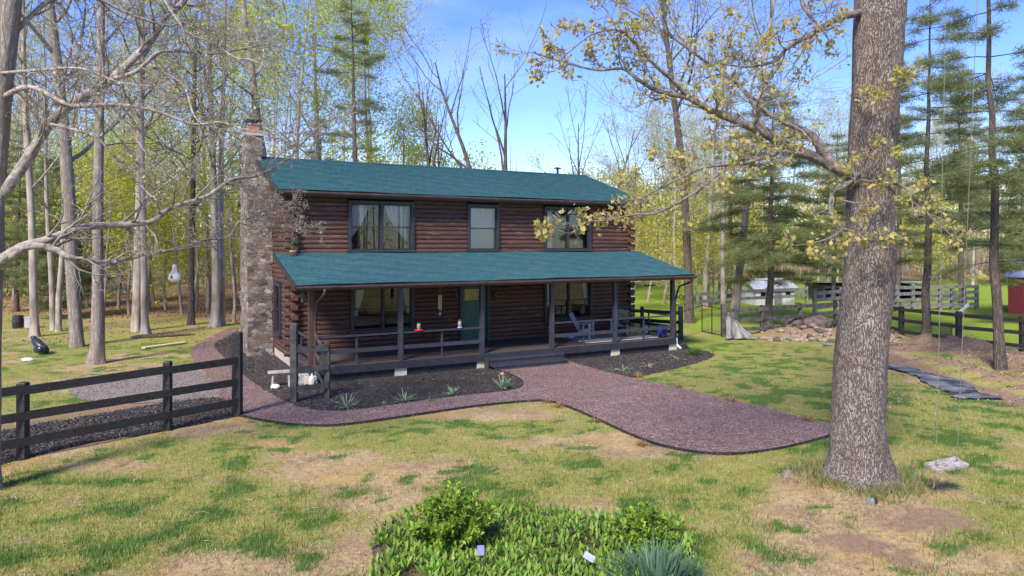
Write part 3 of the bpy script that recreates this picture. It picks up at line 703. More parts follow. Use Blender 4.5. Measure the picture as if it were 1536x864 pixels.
# front door with a glass top backed by painted yellow light, storm frame
x0, z0, x1, z1 = DOOR
mb = MB().box(x0, PW-.12, z0, x0+.11, PW+.12, z1); mb.box(x1-.11, PW-.12, z0, x1, PW+.12, z1); mb.box(x0+.11, PW-.117, z1-.12, x1-.11, PW+.12, z1)
dr = MB(); a, b = x0+.112, x1-.112; zt = z1-.123; zg0 = zt-.52
dr.box(a, PW-.03, z0+.01, b, PW+.02, zg0); dr.box(a, PW-.028, zg0, a+.12, PW+.019, zt); dr.box(b-.12, PW-.028, zg0, b, PW+.019, zt); dr.box(a+.12, PW-.028, zt-.09, b-.12, PW+.019, zt)
for q0, q1 in ((.10, .44), (.56, .90)):
    wd = b-a
    for s0, s1 in ((.12, .75), (.85, 1.42)): dr.box(a+wd*q0, PW-.042, z0+s0, a+wd*q1, PW-.0295, z0+s1)
d = dr.build('door', MAT['green_door'], house); mb.build('frame', MAT['trim'], d)
MB().box(a+.121, PW-.015, zg0+.001, b-.121, PW-.009, zt-.091).build('pane', MAT['glass'], d)
MB().box(a+.121, PW+.0, zg0+.001, b-.121, PW+.006, zt-.091).build('curtain', mnoise('painted_door_light', (.55,.42,.14), (.72,.6,.28), 9, .8, bs=0), d)  # no real cloth: yellow panel whose colour stands for light showing through the door
mb = MB(); mb.tube([(b-.07, PW-.03, z0+1.0), (b-.07, PW-.10, z0+1.0)], .014, 8); mb.tube([(b-.07, PW-.10, z0+1.0), (b-.19, PW-.10, z0+1.0)], .012, 8); mb.build('handle', MAT['metal_dark'], d)

# porch: deck, rim, skirt, blocks, posts, rails, steps, ceiling beam
n = 22; mb = MB()
for k in range(n):
    v0 = PW*k/n-.08; mb.box(-.02, v0+.003, ZD-.03, LP+.1, v0+PW/n-.003, ZD)
deck = mb.build('porch_deck', MAT['deck'], house)
mb = MB().box(-.03, -.12, ZD-.24, LP+.11, -.083, ZD-.004); mb.box(-.035, -.083, ZD-.24, .0, PW-.12, ZD-.034); mb.box(LP+.085, -.083, ZD-.24, LP+.115, PW-.12, ZD-.034); mb.build('rim_board', MAT['trim'], deck)
mb = MB().box(.0, -.02, -.05, LP+.08, .02, ZD-.05); mb.box(.0, .02, -.05, .04, PW-.2, ZD-.05); mb.build('skirt', MAT['skirt'], deck)
PU = [.0+.02, uz(600.5, 500, .0)[0], uz(722.5, 500, .0)[0], uz(827.5, 500, 0)[0], uz(922, 500, 0)[0], LP]
print('posts', PU)
for u in PU:
    mb = MB().box(u-.2, -.055, -.08, u+.2, .3, ZD-.245); mb.build('pier_block', MAT['block'], house)
ps = .07
for k, u in enumerate(PU):
    MB().box(u-ps, -.075, ZD, u+ps, -.075+2*ps, ZE-.1).build('porch_post', MAT['porch_paint'] if k else MAT['brown_trim'], house)
MB().box(pu0+.1, -.07, ZE-.10, pu1-.1, .06, ZE+.06).build('porch_beam', MAT['dark_brown'], house)
def rail(a, b, mids=1):
    mb = MB(); y = .0
    mb.box(a, -.04, ZD+.86, b, .07, ZD+.91); mb.box(a, -.02, ZD+.36, b, .02, ZD+.48)
    R_ = mb.build('porch_rail', MAT['porch_paint'], house)
    for k in range(mids):
        x = a+(b-a)*(k+1)/(mids+1)
        MB().box(x-.03, .021, ZD, x+.03, .06, ZD+.859).build('rail_post', MAT['porch_paint'], R_)
for i in (0, 1, 3, 4): rail(PU[i]+ps, PU[i+1]-ps)
def side_rail(u):
    mb = MB().box(u-.04, .07, ZD+.86, u+.04, PW-.1, ZD+.91); mb.box(u-.02, .07, ZD+.36, u+.02, PW-.1, ZD+.48)
    R_ = mb.build('porch_rail', MAT['porch_paint'], house); MB().box(u+.021, PW/2-.03, ZD, u+.06, PW/2+.03, ZD+.859).build('rail_post', MAT['porch_paint'], R_)
side_rail(.02); side_rail(LP-.0)
s0 = uz(731, 540, -.3)[0]; s1 = uz(842, 535, -.3)[0]
mb = MB()
for k, (z, v) in enumerate(((ZD*.667, -.42), (ZD*.334, -.74))):
    mb.box(s0+.03*k, v, z-.045, s1+.04*k, v+.335, z); mb.box(s0+.03+.03*k, v+.03, z-.165, s1-.03+.04*k, v+.05, z-.046)
mb.box(s0-.03, -.43, 0, s0, -.121, ZD-.1); mb.box(s1, -.43, 0, s1+.03, -.121, ZD-.1)
mb.build('porch_steps', MAT['porch_paint'], house)
# sconces either side of the door
for px in (683.5, 742):
    u, z = uz(px, 442, PW-.1)
    mb = MB().box(u-.05, PW-.10, z-.08, u+.05, PW-.066, z+.10); mb.lathe([(.03,-.10),(.055,-.07),(.06,.06),(.035,.10),(.01,.13)], (u, PW-.16, z), 8); mb.tube([(u,PW-.1,z+.1),(u,PW-.16,z+.13)],.012,6)
    mb.build('wall_lantern', MAT['wire'], house)

# chimney
CV0, CV1, CU0, CU1 = 6.35, 8.35, -.88, .02
bm = bmesh.new(); bmesh.ops.create_cube(bm, size=1); bmesh.ops.subdivide_edges(bm, edges=bm.edges[:], cuts=30, use_grid_fill=True)
zt = 8.38; V = []; Fc = [tuple(v.index for v in f.verts) for f in bm.faces]
for v in bm.verts:
    z = (v.co.z+.5)*(zt+.1)-.1; uu = CU0+(v.co.x+.5)*(CU1-CU0-(.32 if z > 6.9 else 0)); vv = CV0+(v.co.y+.5)*(CV1-CV0)
    if z > 6.3: vv = CV0+.45+(v.co.y+.5)*(CV1-CV0-.9)*1.0 if z > 6.6 else vv
    g = noise_ = .07*(vn(uu*3.1+z*.3, z*5+vv*2.7, 3)-.5)+.05*(vn(vv*4+z*.2, z*7, 8)-.5)
    V.append((uu+g*(1 if v.co.x > 0 else -1)*abs(v.co.x)*2, vv+g*(1 if v.co.y > 0 else -1)*abs(v.co.y)*2, z))
bm.free()
mb = MB().add(V, Fc); ch = mb.build('chimney', MAT['stone'], house)
cu, cvv = (CU0+CU1-.32)/2, (CV0+CV1)/2
mb = MB().box(CU0-.05, CV0+.40, zt-.003, CU1-.27, CV1-.40, zt+.09); mb.build('chimney_cap', MAT['concrete'], ch)
mb = MB().box(cu-.2, cvv-.2-.3, zt+.085, cu+.2, cvv+.2-.3, zt+.42); mb.build('flue', mnoise('flue_brick', (.30,.12,.08), (.42,.2,.14), 9, .85), ch)
mb = MB().box(cu-.32, cvv-.62, zt+.56, cu+.32, cvv+.02, zt+.60)
for a in (-.22, .22):
    for b in (-.52, -.08): mb.box(cu+a-.015, cvv+b-.015, zt+.42, cu+a+.015, cvv+b+.015, zt+.561)
mb.build('flue_hood', MAT['metal_dark'], ch)
# ------------------------------------------------------------------ trees
def unit(v): return v/(np.linalg.norm(v)+1e-9)
def turn(d, ang, r, bias=None):
    a = r.normal(size=3)
    if bias is not None: a = a+bias
    p = a-d*np.dot(a, d); return unit(d*math.cos(ang)+unit(p)*math.sin(ang))
def grow(p, d, length, r0, level, maxl, out, tips, r, cfg):
    n = (9, 7, 5, 3)[min(level, 3)]; P = [p]; R = [r0]; wob = cfg['wob'][min(level, 3)]; up = cfg['up'][min(level, 3)]
    for i in range(n):
        d = unit(d+r.normal(size=3)*wob+np.array((0,0,up))); p = p+d*length/n; P.append(p); R.append(r0*(1-(i+1)/n*cfg['taper'][min(level, 3)]))
    P = np.array(P); R = np.array(R); out[min(level, 3)].append((P, R))
    if level >= maxl: tips.append(P[-1]); return
    k = cfg['kids'][level]; k = int(r.integers(k[0], k[1]+1)); lo = cfg['lo'][level]
    for j in range(k):
        t = lo+(1-lo)*(j+r.uniform(.1, .9))/k; x = t*n; i = min(int(x), n-1); f = x-i
        q = P[i]*(1-f)+P[i+1]*f; rr = (R[i]*(1-f)+R[i+1]*f)*cfg['rk'][level]; dd = unit(P[i+1]-P[i])
        ang = math.radians(r.uniform(*cfg['ang'][level]))
        ln = length*r.uniform(*cfg['len'][level])*(1.15-.55*t)
        grow(q, turn(dd, ang, r), ln, max(rr, .006), level+1, maxl, out, tips, r, cfg)
    tips.append(P[-1])
def tubes(lst, n, minr=0):
    V = []; Q = []; o = 0
    for P, R in lst:
        v, q = tube_np(P, np.maximum(R, minr), n); V.append(v); Q.append(q+o); o += len(v)
    if not V: return np.zeros((0,3)), np.zeros((0,4), int)
    return np.concatenate(V), np.concatenate(Q)
def leaf_quads(C, size, r, droop=0, asp=.55):
    """one diamond-shaped leaf per centre"""
    n = len(C); a = r.normal(size=(n,3)); a[:,2] -= droop; a /= np.linalg.norm(a, axis=1)[:,None]
    b = r.normal(size=(n,3)); b = np.cross(a, b); b /= np.linalg.norm(b, axis=1)[:,None]+1e-9
    s = size*r.uniform(.6, 1.3, n)[:,None]
    V = np.stack([C-a*s*.5, C+b*s*asp*.5+a*s*.05, C+a*s*.5, C-b*s*asp*.5+a*s*.05], 1).reshape(-1,3)
    return V, np.arange(n*4).reshape(n,4)
def around(tips, per, rad, r):
    T = np.array(tips); C = np.repeat(T, per, 0); return C+r.normal(size=C.shape)*rad
def join(parts):
    V = []; Q = []; M = []; o = 0
    for (v, q), m in parts:
        V.append(v); Q.append(np.asarray(q)+o); M.append(np.full(len(q), m)); o += len(v)
    return np.concatenate(V), np.concatenate(Q), np.concatenate(M)
class Kind:    # the two meshes of one kind of tree
    pass
def deciduous(seed, h, r0, cfg, bark, leaf, per, lsize, lrad, twig_min=.012, leafshare=1.0, maxl=3, lean=0):
    r = np.random.default_rng(seed); out = [[], [], [], []]; tips = []
    d = unit(np.array((lean*math.cos(seed), lean*math.sin(seed), 1.0)))
    grow(np.array((0,0,-.15)), d, h, r0, 0, maxl, out, tips, r, cfg)
    P, R = out[0][0]; R[0] *= 1.45; 
    P2 = np.insert(P, 1, P[0]+(P[1]-P[0])*.12, 0); R2 = np.insert(R, 1, r0*1.08); out[0][0] = (P2, R2)
    V, Q = tubes(out[0], 9); V1, Q1 = tubes(out[1], 6, twig_min*1.2)
    V = np.concatenate([V, V1]); Q = np.concatenate([Q, Q1+len(V)-len(V1)])
    k = Kind(); k.trunk = np_mesh('trunk', V, Q, MAT[bark], smooth=True); k.h = h; k.r0 = r0
    tips = [t for t in tips if r.uniform() < leafshare]
    parts = [(tubes(out[2], 4, twig_min), 0), (tubes(out[3], 3, twig_min*.7), 0)]
    if tips and per: parts.append((leaf_quads(around(tips, per, lrad, r), lsize, r), 1))
    V, Q, M = join([p for p in parts if len(p[0][0])])
    k.crown = np_mesh('crown', V, Q, [MAT['twig'], MAT[leaf]], M); return k
TALL = dict(wob=(.03,.10,.16,.2), up=(.03,.05,.04,.03), taper=(.8,.8,.8,.7), kids=((11,14),(5,7),(3,5)), lo=(.38,.25,.2), rk=(.42,.5,.5), ang=((35,65),(30,60),(30,65)), len=((.24,.40),(.35,.6),(.4,.7)))
FORK = dict(wob=(.05,.09,.14,.2), up=(.02,.09,.05,.03), taper=(.85,.85,.8,.7), kids=((4,6),(3,5),(2,3)), lo=(.45,.3,.25), rk=(.62,.5,.5), ang=((18,38),(22,50),(25,60)), len=((.38,.6),(.3,.5),(.4,.6)))
SMALL = dict(wob=(.07,.12,.18,.2), up=(.03,.02,.02,.0), taper=(.8,.8,.8,.7), kids=((10,13),(5,7),(3,4)), lo=(.2,.2,.2), rk=(.5,.5,.5), ang=((45,80),(30,60),(30,65)), len=((.32,.5),(.35,.6),(.4,.7)))
def pine(seed, h, r0, bark='brown_bark', base=.25, spread=.26, dens=1.0, tuft=.22, pw=.75, droop=-.03):
    r = np.random.default_rng(seed); n = 14; P = [np.array((0,0,-.15))]; 
    for i in range(n): P.append(P[-1]+np.array((r.normal()*.05, r.normal()*.05, h/n)))
    P = np.array(P); R = r0*(1-np.linspace(0, .93, n+1)); R[0] *= 1.3; br = []; tw = []; C = []; D = []
    z = h*base
    while z < h*.985:
        t = z/h; m = r.integers(3, 6); a0 = r.uniform(0, 6.28)
        for k in range(m):
            if r.uniform() > dens: continue
            a = a0+k*6.283/m+r.normal()*.25; ln = h*spread*(1-t)**pw*r.uniform(.45, 1.2)*(min(1, .55+(t-base)*2.2)); ln = max(ln, .35)
            i = min(int(t*n), n-1); p = P[i]+(P[i+1]-P[i])*(t*n-i); pts = [p]; d = np.array((math.cos(a), math.sin(a), r.uniform(.0, .25)))
            for s in range(5):
                d = unit(d+np.array((r.normal()*.1, r.normal()*.1, droop+(.06 if s > 2 else 0)+r.normal()*.04))); pts.append(pts[-1]+d*ln/5)
            pts = np.array(pts); br.append((pts, np.linspace(max(.02, r0*.16*(1-t)), .008, 6)))
            ns = max(3, int(ln/.15))
            for s in range(ns):
                f = .3+.7*(s+r.uniform())/ns; x = f*5; j = min(int(x), 4); q = pts[j]+(pts[j+1]-pts[j])*(x-j); dd = unit(pts[j+1]-pts[j])
                for side in (-1, 1):
                    sd = unit(dd*.6+side*np.array((-dd[1], dd[0], 0))*r.uniform(.5, 1)+np.array((0,0,r.uniform(-.1,.15)))); l2 = ln*.28*(1.15-f)+.12
                    e = q+sd*l2; tw.append((np.array([q, (q+e)/2+np.array((0,0,.02)), e]), np.array([.008,.006,.004])))
                    for g in np.linspace(.35, 1, max(2, int(l2/.16))): C.append(q+(e-q)*g); D.append(sd)
            C.append(pts[-1]); D.append(d)
        z += h*r.uniform(.028, .052)
    C = np.array(C); D = np.array(D); per = 12; C = np.repeat(C, per, 0); D = np.repeat(D, per, 0); m = len(C)
    d = D*.6+r.normal(size=(m,3))*np.array((.9,.9,.75)); d[:,2] += .15; C = C+r.normal(size=(m,3))*np.array((.10,.10,.085)); d /= np.linalg.norm(d, axis=1)[:,None]; s = tuft*r.uniform(.6, 1.2, m)[:,None]
    b = np.cross(d, r.normal(size=(m,3))); b /= np.linalg.norm(b, axis=1)[:,None]; w = .0085
    V = np.stack([C-b*w, C+b*w, C+d*s+b*w*.3, C+d*s-b*w*.3], 1).reshape(-1,3)
    k = Kind(); Vt, Qt = tubes([(P, R)], 9); k.trunk = np_mesh('trunk', Vt, Qt, MAT[bark], smooth=True); k.h = h; k.r0 = r0
    V, Q, M = join([(tubes(br, 4), 0), (tubes(tw, 3), 0), ((V, np.arange(m*4).reshape(m,4)), 1)])
    k.crown = np_mesh('crown', V, Q, [MAT['brown_bark'], MAT['needle']], M); return k
def plant_tree(kind, name, loc, rz, sc, label, cat='tree', group=None, tilt=(0,0)):
    t = thing(name, label, cat, loc, rz, group); t.rotation_euler = (tilt[0], tilt[1], rz); t.scale = sc if hasattr(sc, '__len__') else (sc,)*3
    link('trunk', kind.trunk, t); link('crown', kind.crown, t); return t

K = {}
K['tall_a'] = deciduous(1, 24, .19, TALL, 'far_bark', 'leaf_spring', 8, .18, .45, leafshare=.8)
K['tall_b'] = deciduous(2, 22, .17, TALL, 'far_bark', 'leaf_yellow', 8, .18, .45, leafshare=.8)
K['tall_c'] = deciduous(3, 25, .20, TALL, 'far_bark', 'leaf_yellow', 9, .17, .5, leafshare=.7)
K['tall_d'] = deciduous(4, 23, .15, TALL, 'far_bark', 'leaf_spring', 6, .16, .5, leafshare=.6)
K['bare_a'] = deciduous(5, 17, .30, FORK, 'brown_bark', 'leaf_spring', 3, .12, .3, .018, leafshare=.15, lean=.05)
K['bare_b'] = deciduous(6, 16, .26, FORK, 'brown_bark', 'leaf_yellow', 3, .12, .3, .018, leafshare=.15, lean=.08)
K['bare_c'] = deciduous(8, 15, .22, FORK, 'brown_bark', 'leaf_bud', 2, .10, .25, .018, leafshare=.3, lean=.1)
K['small_a'] = deciduous(11, 8, .09, SMALL, 'far_bark', 'leaf_spring', 10, .16, .42, .008)
HIGH = dict(SMALL); HIGH['lo'] = (.5,.25,.2); HIGH['len'] = ((.22,.36),(.35,.6),(.4,.7))
K['small_high'] = deciduous(18, 11, .10, HIGH, 'far_bark', 'leaf_spring', 8, .15, .4, .008)
K['small_b'] = deciduous(12, 6.5, .08, SMALL, 'far_bark', 'leaf_yellow', 10, .15, .42, .008)
K['small_c'] = deciduous(13, 9, .10, SMALL, 'far_bark', 'leaf_green', 10, .16, .42, .008)
K['small_d'] = deciduous(14, 7, .08, SMALL, 'far_bark', 'leaf_bud', 3, .10, .3, .008)
K['yellow_full'] = deciduous(16, 24, .2, TALL, 'far_bark', 'leaf_spring', 26, .2, .5)
K['bright'] = deciduous(15, 13, .18, TALL, 'far_bark', 'leaf_spring', 14, .17, .4)
K['pine_a'] = pine(21, 17, .20, base=.22, dens=.7, pw=.5, spread=.2)
K['pine_b'] = pine(22, 14, .18, base=.16, spread=.3)
K['pine_c'] = pine(23, 20, .22, base=.5, spread=.15, dens=.6, pw=.45)
K['pine_d'] = pine(24, 8, .12, base=.08, spread=.34)

def gz(x, y): return float(zg(np.array([x]), np.array([y]))[0])
def put(kind, name, px, d, label, rz=None, h=None, group=None, tilt=(0,0), cat='tree', r=None):
    k = K[kind]; x = (px-768)/F*d; s = 1 if h is None else h/k.h; sr = s if r is None else r/k.r0
    return plant_tree(k, name, (x, d, gz(x, d)), random.uniform(0, 6.28) if rz is None else rz, (sr, sr, s), label, cat, group, tilt)

# --- hero trunks: a swept trunk with its own centre line (photo points), flare and ridges
def swept(P, R, n=20, flare=None, seed=0, amp=.05, sub=6):
    P = [Vector(p) for p in P]; pts = []; rad = []
    for i in range(len(P)-1):
        p0 = P[max(i-1,0)]; p1 = P[i]; p2 = P[i+1]; p3 = P[min(i+2, len(P)-1)]
        for k in range(sub):
            t = k/sub; pts.append(.5*((2*p1)+(p2-p0)*t+(2*p0-5*p1+4*p2-p3)*t*t+(3*p1-p0-3*p2+p3)*t**3)); rad.append(R[i]*(1-t)+R[i+1]*t)
    pts.append(P[-1]); rad.append(R[-1])
    V, Q = tube_np(np.array([tuple(p) for p in pts]), np.array(rad), n)
    A = np.array([tuple(p) for p in pts]); ring = V.reshape(len(pts), n, 3); c = A[:,None,:]; off = ring-c
    ang = np.arctan2(off[...,1], off[...,0])
    z = A[:,2][:,None]*np.ones((1,n))
    g = 1+amp*(vn(ang*2.2+10, z*1.3, seed)-.5)*2+amp*.6*(vn(ang*6+3, z*4, seed+4)-.5)*2
    if flare:
        z0, hgt, am = flare; f = np.clip(1-(z-z0)/hgt, 0, 1)**2
        lob = .55+.45*np.cos(ang*5+1.0+seed); g = g+am*f*(.35+lob)
    ring = c+off*g[...,None]
    return ring.reshape(-1,3), Q
def path3(pts):   # (px, py, depth) -> places
    return [at(*p) for p in pts]
def twiggy(P, R, r, n, ln, out, tips, t0=.15, cfgs=None, bias=(0,0,.25), lv=2):
    """side twigs along a traced limb"""
    A = np.array([tuple(p) for p in P])
    seg = np.linalg.norm(np.diff(A, axis=0), axis=1); cum = np.concatenate([[0], np.cumsum(seg)]); tot = cum[-1]
    for j in range(n):
        s = tot*(t0+(1-t0)*(j+r.uniform())/n); i = min(np.searchsorted(cum, s)-1, len(seg)-1); i = max(i, 0); f = (s-cum[i])/seg[i]
        q = A[i]+(A[i+1]-A[i])*f; d = unit(A[i+1]-A[i]); t = s/tot
        rr = np.interp(t, np.linspace(0, 1, len(R)), R)
        grow(q, turn(d, math.radians(r.uniform(25, 70)), r, np.array(bias)), r.uniform(*ln)*(1.1-.5*t), min(rr*.5, .028), 4-lv-1, 3, out, tips, r, cfgs)
TW = dict(wob=(.1,.16,.22,.26), up=(.02,.03,.02,.0), taper=(.8,.8,.75,.7), kids=((3,5),(4,6),(2,4)), lo=(.2,.2,.2), rk=(.6,.6,.6), ang=((25,60),(25,60),(25,65)), len=((.4,.7),(.4,.7),(.4,.75)))

# --- the big oak in front of the house
def hero_oak():
    d = 12.4; r = np.random.default_rng(77)
    base = OAK; t = thing('oak_tree', 'huge oak with thick furrowed grey trunk and budding olive leaves beside the path end', 'tree', (base.x, base.y, 0))
    cl = [(1291,740,60),(1290,722,50),(1289,700,43.5),(1287,672,40.5),(1286,632,38),(1292,532,37),(1302,432,35),(1304,400,34),(1306,300,34),(1310,200,33),(1315,100,34),(1320,0,36),(1326,-120,34),(1332,-260,30),(1338,-420,26),(1344,-600,21),(1350,-800,15),(1354,-1000,7)]
    P = [at(x, y, d) for x, y, w in cl]; R = [w/F*d for x, y, w in cl]
    Vt, Qt = swept(P, R, 72, (-.15, .85, .42), 3, .035, 14)
    mats = [(Vt, Qt)]; limbm = []; out = [[], [], [], []]; tips = []
    limbs = [
     ([(1290,276,12.3),(1272,263,12.1),(1232,241,12.0),(1182,220,11.8),(1152,203,11.7),(1113,185,11.6),(1068,167,11.5),(1033,147,11.4),(988,137,11.3),(958,120,11.2),(933,103,11.2),(893,105,11.1),(833,90,11.0),(800,78,10.9)], .115, .009, 20, (.5,1.3)),
     ([(1255,252,12.05),(1236,225,12.3),(1217,202,12.5),(1192,190,12.7),(1152,170,12.9),(1138,155,13),(1098,120,13.2),(1048,85,13.4),(988,42,13.6),(918,0,13.8),(860,-40,14)], .08, .009, 18, (.5,1.4)),
     ([(1033,147,11.4),(1008,120,11.2),(985,100,11),(933,48,10.9),(893,50,10.8),(868,66,10.7),(838,92,10.6)], .035, .008, 10, (.3,.9)),
     ([(1235,245,11.95),(1205,232,11.6),(1175,228,11.3),(1152,235,11.1),(1088,255,10.8),(1048,285,10.6),(988,318,10.4),(950,322,10.3),(909,331,10.2),(884,333,10.1),(855,350,10.0),(820,338,9.9)], .045, .006, 14, (.35,.9)),
     ([(1120,245,10.95),(1060,250,11.2),(1030,262,11.2),(1006,274,11.2),(975,290,11.3),(957,300,11.3),(925,305,11.3)], .03, .007, 9, (.3,.8)),
     ([(1292,22,12.4),(1283,20,12.2),(1252,30,12),(1217,52,11.8),(1182,71,11.6),(1162,92,11.5),(1120,100,11.3),(1080,95,11.2)], .08, .012, 12, (.5,1.2)),
     ([(1298,-60,12.4),(1240,-30,12),(1202,0,11.8),(1230,40,11.6),(1245,62,11.5)], .06, .01, 8, (.3,.9)),
     ([(1304,-260,12.4),(1200,-330,11.6),(1080,-330,11),(960,-300,10.6),(860,-240,10.4)], .15, .02, 14, (.7,1.6)),
     ([(1288,262,12.1),(1266,280,11.8),(1248,290,11.6),(1246,320,11.3),(1262,345,11.1),(1230,362,10.9),(1180,370,10.8)], .045, .007, 11, (.3,.8)),
     ([(1312,285,12.1),(1345,275,11.9),(1375,300,11.8),(1400,330,11.7),(1425,352,11.6),(1450,392,11.5)], .035, .006, 10, (.3,.7)),
     ([(1285,140,12.2),(1300,142,11.8),(1320,136,11.6),(1350,130,11.5),(1372,118,11.4)], .02, .005, 7, (.2,.5)),
     ([(1275,285,11.9),(1290,270,11.6),(1312,272,11.5),(1335,262,11.4)], .018, .005, 4, (.2,.45)),
     ([(1262,300,11.7),(1290,305,11.5),(1320,300,11.4),(1352,312,11.3)], .018, .005, 4, (.2,.45)),
     ([(1255,340,11.3),(1285,348,11.3),(1320,352,11.3),(1350,362,11.3)], .018, .005, 4, (.2,.45)),
     ([(1310,222,12.1),(1290,226,11.7),(1330,220,11.5),(1350,226,11.5)], .015, .005, 3, (.2,.4)),
     ([(1338,-300,12.4),(1390,-420,12.0),(1440,-490,11.75),(1500,-520,11.6),(1580,-560,11.4),(1700,-640,11)], .13, .04, 8, (.7,1.5)),
     ([(1335,-200,12.5),(1450,-300,14),(1600,-380,15)], .14, .03, 8, (.7,1.6)),
     ([(1330,-150,12.6),(1250,-300,14.5),(1150,-420,16)], .13, .03, 8, (.7,1.6)),
    ]
    for k, (pp, r0, r1, n, ln) in enumerate(limbs):
        P = path3(pp); R = list(np.linspace(r0, r1, len(P)))
        R = [r1+(r0-r1)*(1-i/(len(P)-1))**1.3 for i in range(len(P))]
        v, q = swept(P, R, 10 if r0 > .05 else 6, None, k, .08, 5); limbm.append((v, q))
        twiggy(P, R, r, int(n*(1.4 if k not in (8,9,10,11,12,13,14) else .8)), ln, out, tips, .12 if r0 > .1 else .2, TW, (0,0,.15), 2)
    V, Q, M = join([(m, 0) for m in mats]+[(m, 1) for m in limbm]); V = V-np.array((base.x, base.y, 0))
    link('trunk', np_mesh('trunk', V, Q, [MAT['oak_bark'], MAT['limb_bark']], M, smooth=True), t)
    print('oak tips', len(tips)); tips = [x for x in tips if r.uniform() < .21]; C = around(tips, 8, .055, r)
    parts = [(tubes(out[k], 4, .004), 0) for k in (1, 2, 3) if out[k]]+[(leaf_quads(C, .088, r, .6, .66), 1)]
    V, Q, M = join(parts); V = V-np.array((base.x, base.y, 0))
    link('crown', np_mesh('crown', V, Q, [MAT['twig'], MAT['leaf_oak']], M), t)
    print('oak tips', len(tips)); return t
hero_oak()
# --- the bare tree at the left edge of the photo
def hero_left():
    d = 12.0; r = np.random.default_rng(78); b = gnd(-16, 735)
    t = thing('bare_tree', 'bare grey tree at the edge of the lawn with long limbs reaching to the chimney', 'tree', (b.x, b.y, 0))
    cl = [(-17,750,24),(-17,735,20),(-17,690,18),(-15,560,16),(-13,440,16),(-10,380,17),(-8,320,14),(-6,280,14),(1,150,17),(13,20,18),(22,-120,17),(30,-300,15),(36,-500,11),(40,-700,5)]
    P = [at(x, y, d) for x, y, w in cl]; R = [.86*w/F*d for x, y, w in cl]
    mats = [swept(P, R, 32, (-.1, .6, .2), 5, .05, 8)]; limbm = []; out = [[], [], [], []]; tips = []
    limbs = [
     ([(-4,300,12),(10,281,12),(35,245,12.1),(65,200,12.2),(110,155,12.4),(150,130,12.6),(190,95,12.8),(220,62,13),(245,30,13.2),(270,0,13.4),(310,-50,13.8)], .125, .05, 18, (.6,1.6)),
     ([(165,120,12.65),(200,110,12.8),(230,100,12.9),(250,83,13),(285,80,13.2),(320,82,13.4),(360,80,13.6),(400,68,13.9),(450,80,14.2)], .055, .012, 14, (.5,1.4)),
     ([(230,101,12.9),(262,128,12.8),(300,175,12.7),(330,190,12.6),(372,205,12.5),(420,235,12.4)], .028, .008, 10, (.4,1.1)),
     ([(-12,400,12),(5,393,11.9),(30,366,11.8),(70,355,12),(125,342,12.4),(165,335,12.7),(220,330,13),(265,312,13.4),(300,295,13.8),(350,275,14.3),(386,257,14.7),(434,236,15.2),(460,212,15.4),(493,190,15.7),(530,170,16)], .115, .010, 26, (.5,1.4)),
     ([(404,246,15),(440,215,15),(480,196,15),(520,185,15)], .02, .006, 7, (.3,.8)),
     ([(0,400,11.9),(15,386,11.8),(40,371,11.6),(80,371,11.7),(115,385,12),(150,392,12.4),(190,388,12.8),(230,378,13.2),(270,372,13.6),(310,362,14),(340,350,14.3),(360,332,14.5),(385,322,14.8),(420,316,15.2)], .09, .012, 20, (.4,1.2)),
     ([(360,335,14.5),(390,342,14.7),(425,335,14.9),(455,348,15),(478,352,15.1)], .018, .005, 14, (.3,.7)),
     ([(370,330,14.6),(400,310,14.8),(430,302,15),(452,322,15.1)], .014, .005, 12, (.3,.7)),
     ([(-2,150,12),(50,135,11.7),(105,150,11.5),(165,160,11.4),(225,170,11.3),(275,178,11.2),(325,182,11.1),(370,195,11),(420,200,11)], .06, .009, 18, (.4,1.2)),
     ([(-2,110,11.9),(60,104,11.4),(125,108,11),(180,120,10.7),(240,135,10.5)], .035, .007, 12, (.3,1.0)),
     ([(12,60,12),(70,5,12.4),(140,-2,12.6),(170,12,12.6),(200,25,12.7),(245,38,12.8),(290,40,13),(340,60,13.1),(400,62,13.3)], .06, .010, 16, (.4,1.3)),
     ([(240,-10,12),(280,40,11.9),(320,65,11.8),(350,80,11.7),(384,92,11.6),(440,130,11.5)], .03, .007, 14, (.4,1.1)),
     ([(165,163,11.4),(200,200,11.3),(225,235,11.2),(250,262,11.1),(285,278,11)], .022, .006, 9, (.3,.9)),
     ([(75,186,11.6),(100,190,11.5),(150,210,11.5),(185,240,11.6),(210,275,11.7),(250,300,11.8),(300,325,12),(330,350,12.1)], .03, .007, 14, (.3,1.0)),
     ([(100,160,12.35),(85,130,12.6),(105,95,12.8),(118,60,13),(128,20,13.2),(130,-30,13.4)], .05, .015, 10, (.4,1.1)),
     ([(22,-100,12),(120,-160,11.4),(240,-150,11),(340,-120,10.7),(430,-60,10.5)], .09, .02, 16, (.6,1.5)),
     ([(24,-160,12),(110,-300,13),(220,-380,14)], .10, .02, 10, (.6,1.5)),
    ]
    for k, (pp, r0, r1, n, ln) in enumerate(limbs):
        P = path3(pp); r0 *= .82; R = [r1+(r0-r1)*(1-i/(len(P)-1))**1.2 for i in range(len(P))]
        P = [P[0]]+[p+Vector((r.normal()*.05, r.normal()*.12, r.normal()*.04)) for p in P[1:]]
        v, q = swept(P, R, 10 if r0 > .05 else 6, None, k, .10, 5); limbm.append((v, q))
        twiggy(P, R, r, int(n*1.25), ln, out, tips, .12, TW, (0,0,.3), 2)
    V, Q, M = join([(m, 0) for m in mats]+[(m, 1) for m in limbm]); V = V-np.array((b.x, b.y, 0))
    link('trunk', np_mesh('trunk', V, Q, [MAT['grey_bark'], MAT['grey_limb']], M, smooth=True), t)
    tips = [x for x in tips if r.uniform() < .22]
    C = around(tips, 2, .03, r)
